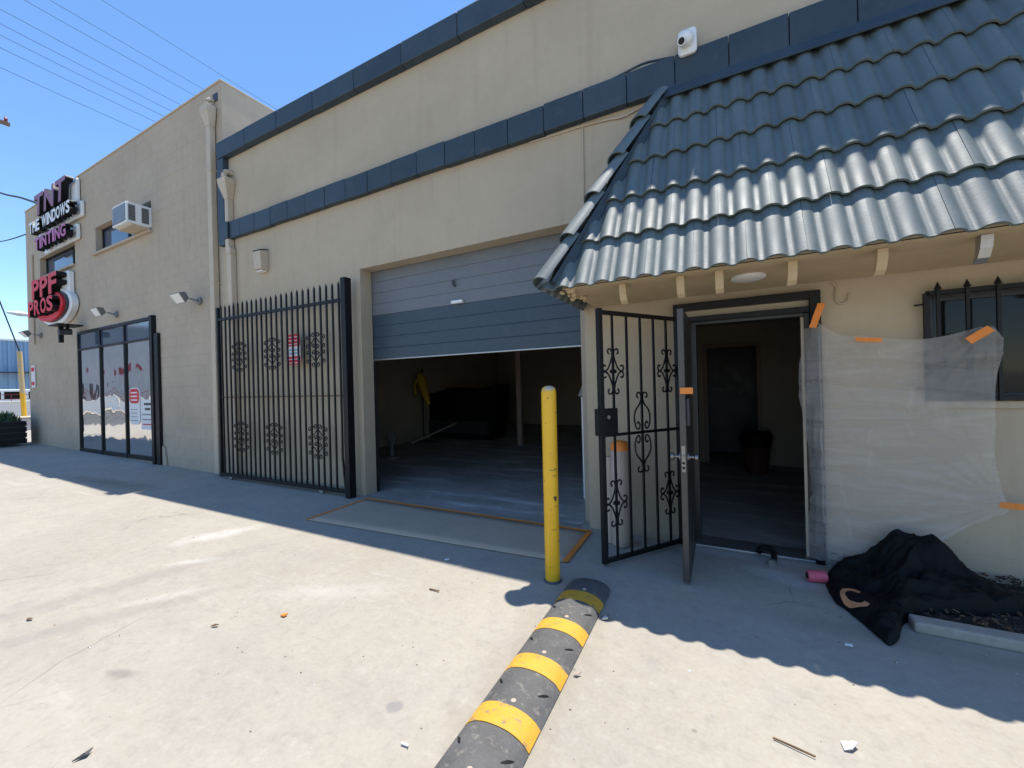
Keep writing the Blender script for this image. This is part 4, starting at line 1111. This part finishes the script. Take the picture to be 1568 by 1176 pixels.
# crumpled black cloth with the orange C
outline = [(.615, -.30), (.595, -.50), (.604, -.69), (.645, -.79), (.685, -.90), (.729, -1.03), (.758, -1.10), (.82, -1.02), (.89, -.84), (.97, -.74), (1.12, -.66), (1.30, -.60), (1.50, -.50), (1.60, -.38), (1.46, -.24), (1.38, -.13), (1.22, -.07), (1.02, -.08), (.88, -.11), (.74, -.14), (.66, -.2)]
ring = spline([(*p, 0) for p in outline+[outline[0]]], 12)[:-1]
def ridge(x, y, a, b, h_, wd):
    dx, dy = b[0]-a[0], b[1]-a[1]; t_ = max(0, min(1, ((x-a[0])*dx+(y-a[1])*dy)/(dx*dx+dy*dy)))
    d_ = math.hypot(x-a[0]-dx*t_, y-a[1]-dy*t_)
    return (h_[0]+(h_[1]-h_[0])*t_)*math.exp(-(d_/wd)**2)
def cloth_h(x, y, k):
    """k: 0 in the middle of the heap .. 1 at its hem"""
    f_ = min(1, (1-k)/.10)**.7
    bed = .05*min(1, max(0, (x-.88)/.08))*min(1, max(0, (y+.80)/.06))
    rs = (ridge(x, y, (1.06, -.21), (1.23, -.25), (.27, .27), .125), ridge(x, y, (.80, -.19), (1.06, -.21), (.10, .20), .10),
          ridge(x, y, (1.23, -.25), (1.42, -.36), (.22, .08), .10), ridge(x, y, (.98, -.46), (1.10, -.32), (.09, .20), .06),
          ridge(x, y, (1.12, -.45), (1.52, -.43), (.10, .04), .07), ridge(x, y, (.66, -.36), (.96, -.56), (.05, .10), .06),
          ridge(x, y, (.96, -.56), (1.30, -.53), (.09, .06), .06), ridge(x, y, (.76, -1.0), (.94, -.64), (.04, .09), .06))
    h_ = sum(q**4 for q in rs)**.25
    # drapery: creases running down from the crest, plus folds across
    an = math.atan2(y+.24, x-1.17); rr = math.hypot(y+.24, x-1.17)
    c1 = .5+.5*math.sin(an*11+3.0*MN.noise((an*1.5, rr*3, .4))+rr*4)
    c2 = 1-abs(MN.noise((x*4+y*7, y*12-x*3, 2.2)))*2.0
    c3 = 1-abs(MN.noise((x*19-y*9, y*17+x*6, 5.2)))*2.2
    wr = .020*max(0, c1)**2*math.exp(-((rr-.27)/.25)**2)+.024*max(0, c2)**1.5+.009*max(0, c3)**1.5
    patch = math.exp(-(math.hypot((x-.70)*1.25, y+.70)/.15)**4)     # the lettered chest lies flatter
    smooth_ = .045+.10*max(0, x-.60)+.03*(y+.85)
    hf = (h_*.97+.02+wr)*(1-patch)+patch*smooth_
    return bed*f_+hf*f_+.008
cl = MB(); CX, CY = .95, -.47; NA, NR = 260, 64
for r_ in range(1, NR+1):
    for a in range(NA):
        t_ = a/NA*len(ring); b = ring[int(t_)].lerp(ring[(int(t_)+1) % len(ring)], t_-int(t_)); k = (r_/NR)**.9
        wob = 1+.02*k*MN.noise((a*.21, .3, .7))
        x, y = CX+(b.x-CX)*k*wob, CY+(b.y-CY)*k*wob
        cl.v.append((x, y, cloth_h(x, y, k)))
cl.v.append((CX, CY, cloth_h(CX, CY, 0)))
for r_ in range(NR-1):
    for a in range(NA): cl.f.append((r_*NA+a, r_*NA+(a+1) % NA, (r_+1)*NA+(a+1) % NA, (r_+1)*NA+a)); cl.mi.append(0)
for a in range(NA): cl.f.append((len(cl.v)-1, (a+1) % NA, a)); cl.mi.append(0)
from mathutils.bvhtree import BVHTree
CBVH = BVHTree.FromPolygons([Vector(v) for v in cl.v], cl.f)
def cloth_top(x, y):
    h_ = CBVH.ray_cast(Vector((x, y, 2)), Vector((0, 0, -1)))
    return h_[0].z if h_[0] else .01
bc = thing('black_cloth', 'heap of crumpled black cloth with an orange letter C by the planting bed', 'cloth')
cb_ = cl.build('fabric', M['cloth'], bc, smooth=70)
sm = cb_.modifiers.new('thick', 'SOLIDIFY'); sm.thickness = .004; sm.offset = -1
def letter_c(r0, r1, dz, name, mat_, a0=38, a1=322):
    m_ = MB(); N = 40; RR = [r0+(r1-r0)*q/4 for q in range(5)]
    for i in range(N+1):
        th = R(a0+(a1-a0)*i/N)
        for r_ in RR:
            lx, ly = r_*1.05*math.cos(th), r_*1.75*math.sin(th)
            an = R(4); X = .700+lx*math.cos(an)-ly*math.sin(an); Y = -.700+lx*math.sin(an)+ly*math.cos(an)
            m_.v.append((X, Y, cloth_top(X, Y)+dz))
    for i in range(N):
        for q in range(4): m_.f.append((5*i+q, 5*i+q+1, 5*i+q+6, 5*i+q+5)); m_.mi.append(0)
    return m_.build(name, mat_, bc)
letter_c(.042, .066, .005, 'letter_c', simple('patch_orange', (.62, .27, .12), .7, .1, 20, .2, 120))
pk = thing('pink_roll', 'short pink plastic roll on the ground at the doorway corner', 'roll', (.545, -.40, .042))
m_ = MB(); m_.tube([(-.05, -.012, 0), (-.045, -.011, 0), (.06, .014, 0), (.065, .015, 0)], [.036, .040, .040, .036], 18); m_.build('roll', M['pink'], pk, smooth=40)
MB().tube([(-.052, -.0125, 0), (-.0505, -.012, 0)], .022, 14).build('core_hole', M['black'], pk)
# small hose end and slurry rag at the threshold
hs = thing('hose_end', 'short black curved hose end lying at the doorway threshold', 'hose', (.27, -.14, .03))
MB().tube(spline([(-.06, .07, .0), (-.03, .06, .05), (.03, .03, .055), (.045, -.02, .02), (.03, -.07, -.005)], 5), .022, 10).build('hose', M['black'], hs, smooth=50)
MB().tube([(.03, -.07, -.005), (.022, -.10, -.008)], .026, 10).build('collar', M['steel'], hs, smooth=50)

# ================================================================== INSIDE
cp_ = MB().box(-4.47, -4.35, 4.70, 4.82, .005, 3.6).build('support_post', M['post'], None, bevel=.008); tag(cp_, 'brown square post inside the dark garage', 'post')
MB().box(-4.53, -4.29, 4.64, 4.88, .005, .02).build('base_plate', M['steel'], cp_)
wb = thing('work_bench', 'dark covered bench against the left wall inside the garage', 'bench', (-6.6, 5.6, .005))
MB().prism([(-1.0, .0), (1.05, .0), (1.2, .62), (1.25, 1.5), (.6, 1.35), (-.2, 1.42), (-1.0, 1.25)], 'y', -.35, .45).build('cover', M['cloth'], wb, bevel=.03)
MB().box(-.95, 1.0, -.42, -.355, .15, .5).build('front_board', M['darkgrey'], wb)
jk = thing('yellow_jacket', 'yellow work jacket hanging inside the garage', 'jacket', (-7.15, 4.45, 1.0))
m_ = MB(); m_.tube(spline([(-.12, 0, .82), (-.02, 0, .72), (.06, -.02, .45), (.16, 0, .12), (.22, 0, .0)], 4), [.05, .07, .09, .10, .11, .12, .13, .13, .12, .11, .10, .09, .07, .06, .05, .045, .04], 9); m_.build('body', M['yellowcoat'], jk, smooth=60)
m_ = MB(); m_.tube(spline([(-.05, -.06, .72), (-.16, -.1, .5), (-.14, -.1, .25)], 4), .045, 8); m_.build('sleeve', M['yellowcoat'], jk, smooth=60)
hk = thing('coat_stand', 'thin dark stand holding the yellow jacket in the garage', 'stand', (-7.2, 4.52, .005))
MB().tube([(0, 0, 0), (0, 0, 1.95)], .02, 8).build('pole', M['black'], hk)
MB().lathe([(.2, 0), (.2, .02), (.03, .04)], (0, 0, 0), 16).build('base', M['black'], hk)
bd = MB().bar((-7.05, 3.85, .06), (-6.6, 5.15, .45), .10, .03).build('leaning_board', M['beige'], None); tag(bd, 'pale board lying low along the bench in the garage', 'board')
fn = thing('pedestal_fan', 'small pale pedestal object near the left jamb inside the garage', 'fan', (-6.2, 2.32, .005))
MB().lathe([(.13, 0), (.13, .03), (.04, .06), (.035, .30), (.06, .34)], (0, 0, 0), 16).build('stand', M['grey'], fn, smooth=40)
m_ = MB(); m_.lathe([(.05, -.05), (.15, -.04), (.16, .03), (.10, .06), (.02, .07)], (0, 0, 0), 18); m_.v = [(v[0]*.8, -v[2]*.8, v[1]*.8+.42) for v in m_.v]; m_.build('head', M['grey'], fn, smooth=40)
wc = thing('white_cabinet', 'narrow white cabinet with grey top just inside the right jamb', 'cabinet', (-1.50, 1.10, .005))
MB().box(-.13, .12, -.13, .5, .0, 1.30).build('body', M['white'], wc, bevel=.01)
MB().prism([(-.165, 1.302), (.12, 1.302), (.12, 1.56), (-.06, 1.56)], 'y', -.15, .5).build('top', M['grey'], wc, bevel=.01)
bn = thing('waste_bin', 'dark maroon bin with black bag on the office floor', 'bin', (.40, 3.35, .013))
MB().lathe([(.15, 0), (.19, .42), (.20, .44), (.18, .44), (.14, .05)], (0, 0, 0), 20).build('bucket', M['redbrown'], bn, smooth=40)
MB().lathe([(.205, .40), (.215, .47), (.23, .56), (.20, .63), (.12, .60), (.05, .55)], (0, 0, 0), 14).build('bin_bag', M['cloth'], bn, smooth=60)

# ================================================================== FAR LEFT: planter, street, poles, wires
pn = thing('planter_box', 'dark slatted planter box with low plants at the far left corner', 'planter', (-18.3, -.55, .13))
pn_b = MB().box(-.78, .78, -.28, .28, .05, .68).build('box', M['darkgrey'], pn)
for k in range(4): MB().box(-.80, .80, -.31, -.285, .06+k*.16, .19+k*.16).build('slat', M['black'], pn, bevel=.006)
for k in range(4): MB().box(.785, .81, -.30, .30, .06+k*.16, .19+k*.16).build('slat', M['black'], pn, bevel=.006)
for px_, pz in ((.12, .42), (.14, .30), (-.4, .5)): MB().lathe([(.005, -.06), (.05, -.03), (.04, .03), (.005, .06)], (px_, -.325, pz), 8).build('pale_tag', M['paperw'], pn)
fo = MB()
for k in range(420):
    c_ = Vector((random.uniform(-.72, .72), random.uniform(-.24, .24), .68)); a = random.uniform(0, 6.28); L = random.uniform(.08, .32)*(1.2-abs(c_.x+.2)); ti = random.uniform(.5, 1.4)
    d_ = Vector((math.cos(a)*math.cos(ti), math.sin(a)*math.cos(ti), math.sin(ti))); s_ = Vector((-math.sin(a), math.cos(a), 0))*.016
    i = len(fo.v); fo.v += [tuple(c_-s_), tuple(c_+s_), tuple(c_+d_*L*.6+s_*1.3), tuple(c_+d_*L), tuple(c_+d_*L*.6-s_*1.3)]; fo.f.append((i, i+1, i+2, i+3, i+4)); fo.mi.append(0)
tag(fo.build('foliage', M['leaf'], pn), kind='stuff')
lw = thing('low_wall', 'low white wall along the far side of the street', 'wall', (-40.2, 0, .13))
MB().box(-.12, .12, -20, 40, 0, 1.02).build('wall', M['white'], lw, bevel=.02)
MB().box(-.16, .16, -20, 40, 1.022, 1.10).build('cap', M['paperw'], lw, bevel=.02)
rl = MB()
for k in range(60): rl.bar((-40.2, -12+k*.5, 1.22), (-40.2, -12+k*.5, 1.65), .03, .03)
rl.bar((-40.2, -12, 1.65), (-40.2, 18, 1.65), .04, .04); rl.bar((-40.2, -12, 1.36), (-40.2, 18, 1.36), .03, .03)
tag(rl.build('railing', M['darkred'], None), 'thin dark railing on top of the white wall across the street', 'railing')
bb = thing('metal_shed', 'blue corrugated metal building across the street at far left', 'building', (-70, 12, .13))
m_ = MB()
for k in range(70):
    y0 = -26+k*.6; m_.quad((0, y0, 0), (0, y0+.3, 0), (0, y0+.3, 7.6), (0, y0, 7.6)); m_.quad((0, y0+.3, 0), (.12, y0+.36, 0), (.12, y0+.36, 7.6), (0, y0+.3, 7.6)); m_.quad((.12, y0+.36, 0), (.12, y0+.54, 0), (.12, y0+.54, 7.6), (.12, y0+.36, 7.6)); m_.quad((.12, y0+.54, 0), (0, y0+.6, 0), (0, y0+.6, 7.6), (.12, y0+.54, 7.6))
m_.build('cladding', M['bluemetal'], bb)
MB().box(-25, -.02, -26, 16, 0, 7.58).build('body', M['bluemetal'], bb)
MB().box(-.02, .2, -26.1, 16.1, 7.6, 7.8).build('eave_trim', M['white'], bb)
MB().box(.13, 1.2, -20, 3.0, 4.0, 4.12).build('canopy', M['darkgrey'], bb)
MB().box(.14, .2, 6.0, 14, .0, 3.9).build('dark_doorway', M['black'], bb)
va = thing('parked_van', 'white van parked behind the low wall across the street', 'van', (-46.5, 5.6, .13), R(90))
MB().prism([(-2.4, .45), (2.3, .45), (2.4, .9), (2.05, 1.15), (1.35, 1.9), (-2.3, 1.95), (-2.4, 1.6)], 'y', -.9, .9).build('body', M['white'], va, bevel=.06)
for a, b, c_, d_ in ((-2.0, -1.0, 1.2, 1.75), (-.85, .15, 1.2, 1.75), (.3, 1.2, 1.2, 1.72)): MB().box(a, b, -.915, -.895, c_, d_).build('window', M['glass'], va); 
for a in (-1.5, 1.5):
    for s_ in (-.86, .86):
        wl = MB().tube([(a, s_-.1, .33), (a, s_+.1, .33)], .33, 18).build('tyre', M['rubber'], va, smooth=40)
        MB().tube([(a, s_-.11, .33), (a, s_+.11, .33)], .2, 14).build('rim', M['steel'], wl, smooth=40)
# guy wire with yellow guard
gw = thing('guy_wire', 'slanting guy wire with tall yellow plastic guard at far left', 'guy wire', (-39.4, 4.35, .27))
MB().tube([(0, 0, 0), (-.05, -.12, 4.1)], .12, 10).build('guard', M['yellow'], gw, smooth=40)
MB().tube([(-.05, -.12, 4.1), (-.35, -1.6, 10.5), (-.7, -3.4, 17)], .035, 6).build('cable', M['wire'], gw)
# utility pole just outside the view, its crossarm end reaching in, carrying the wires
up_ = thing('utility_pole', 'wooden utility pole crossarm end with insulators at the left edge of the sky', 'pole', (-30, -1.3, .13))
MB().tube([(0, 0, 0), (0, 0, 24)], [.2, .14], 12).build('shaft', M['wood'], up_, smooth=40)
for zz, yy0, yy1 in ((14.30, -1.6, 3.45), (17.6, -1.5, 1.5), (20.6, -1.5, 1.5)):
    ca = MB().box(-.07, .07, yy0, yy1, zz, zz+.16).build('crossarm', M['wood'], up_, bevel=.01)
    for q in (yy0+.1, yy0+.9, yy1-.75, yy1-.12): MB().lathe([(.03, 0), (.07, .04), (.05, .1), (.075, .14), (.04, .2), (.02, .24)], (0, q, zz+.16), 10).build('insulator', M['darkred'], ca, smooth=40)
for k, zz in enumerate((16.95, 17.9, 18.5, 19.05, 19.75, 20.85, 21.6, 23.3)):
    wv = MB(); pts = [(-30, y, zz+.0009*(y-25)**2-.35) for y in range(-60, 101, 8)]
    wv.tube(pts, .010, 5)
    o = wv.build('overhead_wire', M['wire'], None, smooth=60)
    tag(o, ('lowest', 'second lowest', 'third lowest', 'fourth lowest', 'fourth highest', 'third highest', 'second highest', 'highest')[k]+' thin overhead wire crossing the sky behind the taupe building', 'wire', 'overhead wires at upper left')
sd_ = MB().tube(spline([(-16.5, -.1, 6.75), (-19, .1, 7.6), (-24, .3, 9.3), (-30, -.6, 12.4)], 6), .03, 6).build('service_cable', M['wire'], None, smooth=60)
tag(sd_, 'sagging service cable running from the sign corner to the left', 'cable')
sd_ = MB().tube(spline([(-18.3, .2, 6.5), (-22, .3, 6.9), (-30, .6, 8.2)], 6), .018, 6).build('service_cable', M['wire'], None, smooth=60)
tag(sd_, 'lower thin cable leaving the taupe building corner to the left', 'cable')
sl_ = thing('street_lamp', 'grey street lamp arm poking past the left corner of the taupe building', 'street lamp', (-30, 6.2, .13))
MB().tube([(0, 0, 0), (0, 0, 5.45)], [.1, .07], 10).build('pole', M['steel'], sl_, smooth=40)
MB().tube([(0, 0, 5.42), (0, -3.6, 5.36)], .05, 8).build('arm', M['grey'], sl_, smooth=40)
MB().tube([(0, -3.4, 5.35), (0, -3.9, 5.36), (0, -4.3, 5.38)], [.07, .12, .05], 10).build('lamp_head', M['white'], sl_, smooth=40)
# the yard's other side, seen only mirrored in the storefront
oc = thing('street_warehouse', 'grey corrugated building across the street, mirrored in the storefront', 'building', (-43.0, -27, .13))
m_ = MB()
for k in range(62):
    y0 = k*.4
    for a, b, xa, xb in ((0, .15, 0, 0), (.15, .2, 0, .06), (.2, .35, .06, .06), (.35, .4, .06, 0)):
        m_.quad((xa, y0+a, 0), (xb, y0+b, 0), (xb, y0+b, 6.8), (xa, y0+a, 6.8))
m_.build('sheeting', M['greymetal'], oc)
MB().box(-12, -.005, 0, 24.8, .0, 6.78).build('body', M['greymetal'], oc)
MB().box(-.02, .14, 0, 24.8, 6.8, 7.0).build('eave_trim', M['white'], oc)
MB().box(.065, .12, 15, 17, 3.0, 3.5).build('sign_board', M['darkred'], oc)
MB().box(.065, .1, 4, 8, 0, 3.2).build('shutter', M['white'], oc)
MB().box(.065, .1, 18.6, 20, 0, 2.2).build('door', M['darkgrey'], oc)

# ================================================================== LITTER
def scrap(name, label, cat, loc, pts, mat_, rz=0, h_=.004, curl=.006):
    m_ = MB(); n = len(pts); c_ = (sum(p[0] for p in pts)/n, sum(p[1] for p in pts)/n)
    for lv in (0, h_):
        for i, p in enumerate(pts): m_.v.append((p[0], p[1], .002+lv+curl*((i*7) % 5)/5))
        m_.v.append((*c_, .002+lv+curl*.9))
    for i in range(n):
        j = (i+1) % n
        m_.f += [(n, j, i), (n+1+n, n+1+i, n+1+j), (i, j, n+1+j, n+1+i)]
    m_.mi = [0]*len(m_.f)
    o = m_.build(name, mat_, None); o.location = (*loc, .003); o.rotation_euler = (0, 0, R(rz))
    return tag(o, label, cat)
scrap('paper_scrap', 'torn white paper scrap near the lower right corner', 'scrap', (.403, -1.957), [(-.035, -.01), (-.01, -.022), (.03, -.012), (.034, .01), (.0, .006), (-.01, .026)], M['paperw'], 40, curl=.02)
scrap('twig', 'thin dark twig on the sunlit concrete left of the paper scrap', 'twig', (.207, -2.06), [(-.07, -.003), (.07, .0), (.072, .004), (-.068, .003)], M['dryleaf'], -14)
scrap('plastic_shard', 'dark triangular shard near the lower left corner', 'shard', (-2.375, -3.368), [(-.025, -.01), (.02, -.012), (.03, .018)], M['darkgrey'], 60, curl=.012)
scrap('orange_chip', 'small orange brown chip on the concrete at left', 'chip', (-2.604, -2.356), [(-.018, -.012), (.016, -.014), (.02, .012), (-.015, .014)], M['orange'], 10, .008)
scrap('dry_leaf', 'small curled brown leaf left of the round stain', 'leaf', (-2.894, -2.62), [(-.03, 0), (-.005, -.01), (.025, -.004), (.005, .009)], M['dryleaf'], 30, curl=.014)
scrap('splinter', 'short dark splinter lying in front of the bollard shadow', 'splinter', (-1.906, -1.674), [(-.045, -.004), (.045, -.005), (.045, .004), (-.045, .005)], M['dryleaf'], 0)
scrap('plaster_flake', 'white plaster flake in the shade before the paper sheet', 'flake', (-2.133, -1.214), [(-.02, -.012), (.01, -.016), (.022, .004), (-.004, .016)], M['paperw'], 0, .006)
scrap('dark_leaf', 'dark leaf at the left edge of the yard', 'leaf', (-4.138, -3.125), [(-.03, 0), (0, -.012), (.03, .004), (0, .012)], M['dryleaf'], 10, curl=.012)
scrap('crumpled_foil', 'grey foil scrap beside the speed bump in the sun', 'scrap', (-.70, -1.50), [(-.02, -.016), (.016, -.02), (.024, .012), (-.012, .02)], M['steel'], 20, .008, .02)
scrap('plaster_flake', 'pale flake in the shade below the letter C cloth', 'flake', (.567, -1.188), [(-.02, -.008), (.016, -.01), (.018, .008), (-.016, .01)], M['paperw'], 0, .005)
scrap('cigarette_end', 'small pale cigarette end left of the speed bump', 'cigarette end', (-1.21, -2.738), [(-.018, -.004), (.018, -.004), (.018, .004), (-.018, .004)], M['paperw'], 5, .006, 0)
scrap('leaf_scrap', 'yellowish leaf scrap touching the right side of the speed bump', 'leaf', (-.70, -2.05), [(-.02, 0), (0, -.01), (.028, .006), (-.004, .01)], M['cardboard'], 30, curl=.015)
gr = MB()
for k in range(520):
    x, y = random.uniform(-8, 2.2), random.uniform(-3.9, -.1); r_ = random.uniform(.002, .006)*(1.6 if random.random() < .06 else 1)
    i = len(gr.v); a = random.uniform(0, 6)
    gr.v += [(x+r_*math.cos(a+t_), y+r_*math.sin(a+t_)*random.uniform(.5, 1), .001) for t_ in (0, 1.57, 3.14, 4.71)]+[(x, y, .001+r_*.8)]
    for q in ((0, 1, 4), (1, 2, 4), (2, 3, 4), (3, 0, 4)): gr.f.append(tuple(i+j for j in q)); gr.mi.append(random.choice((0, 0, 1)))
tag(gr.build('grit', [M['dryleaf'], M['paperw']]), 'fine dark and pale grit scattered over the concrete yard', 'grit', kind='stuff')
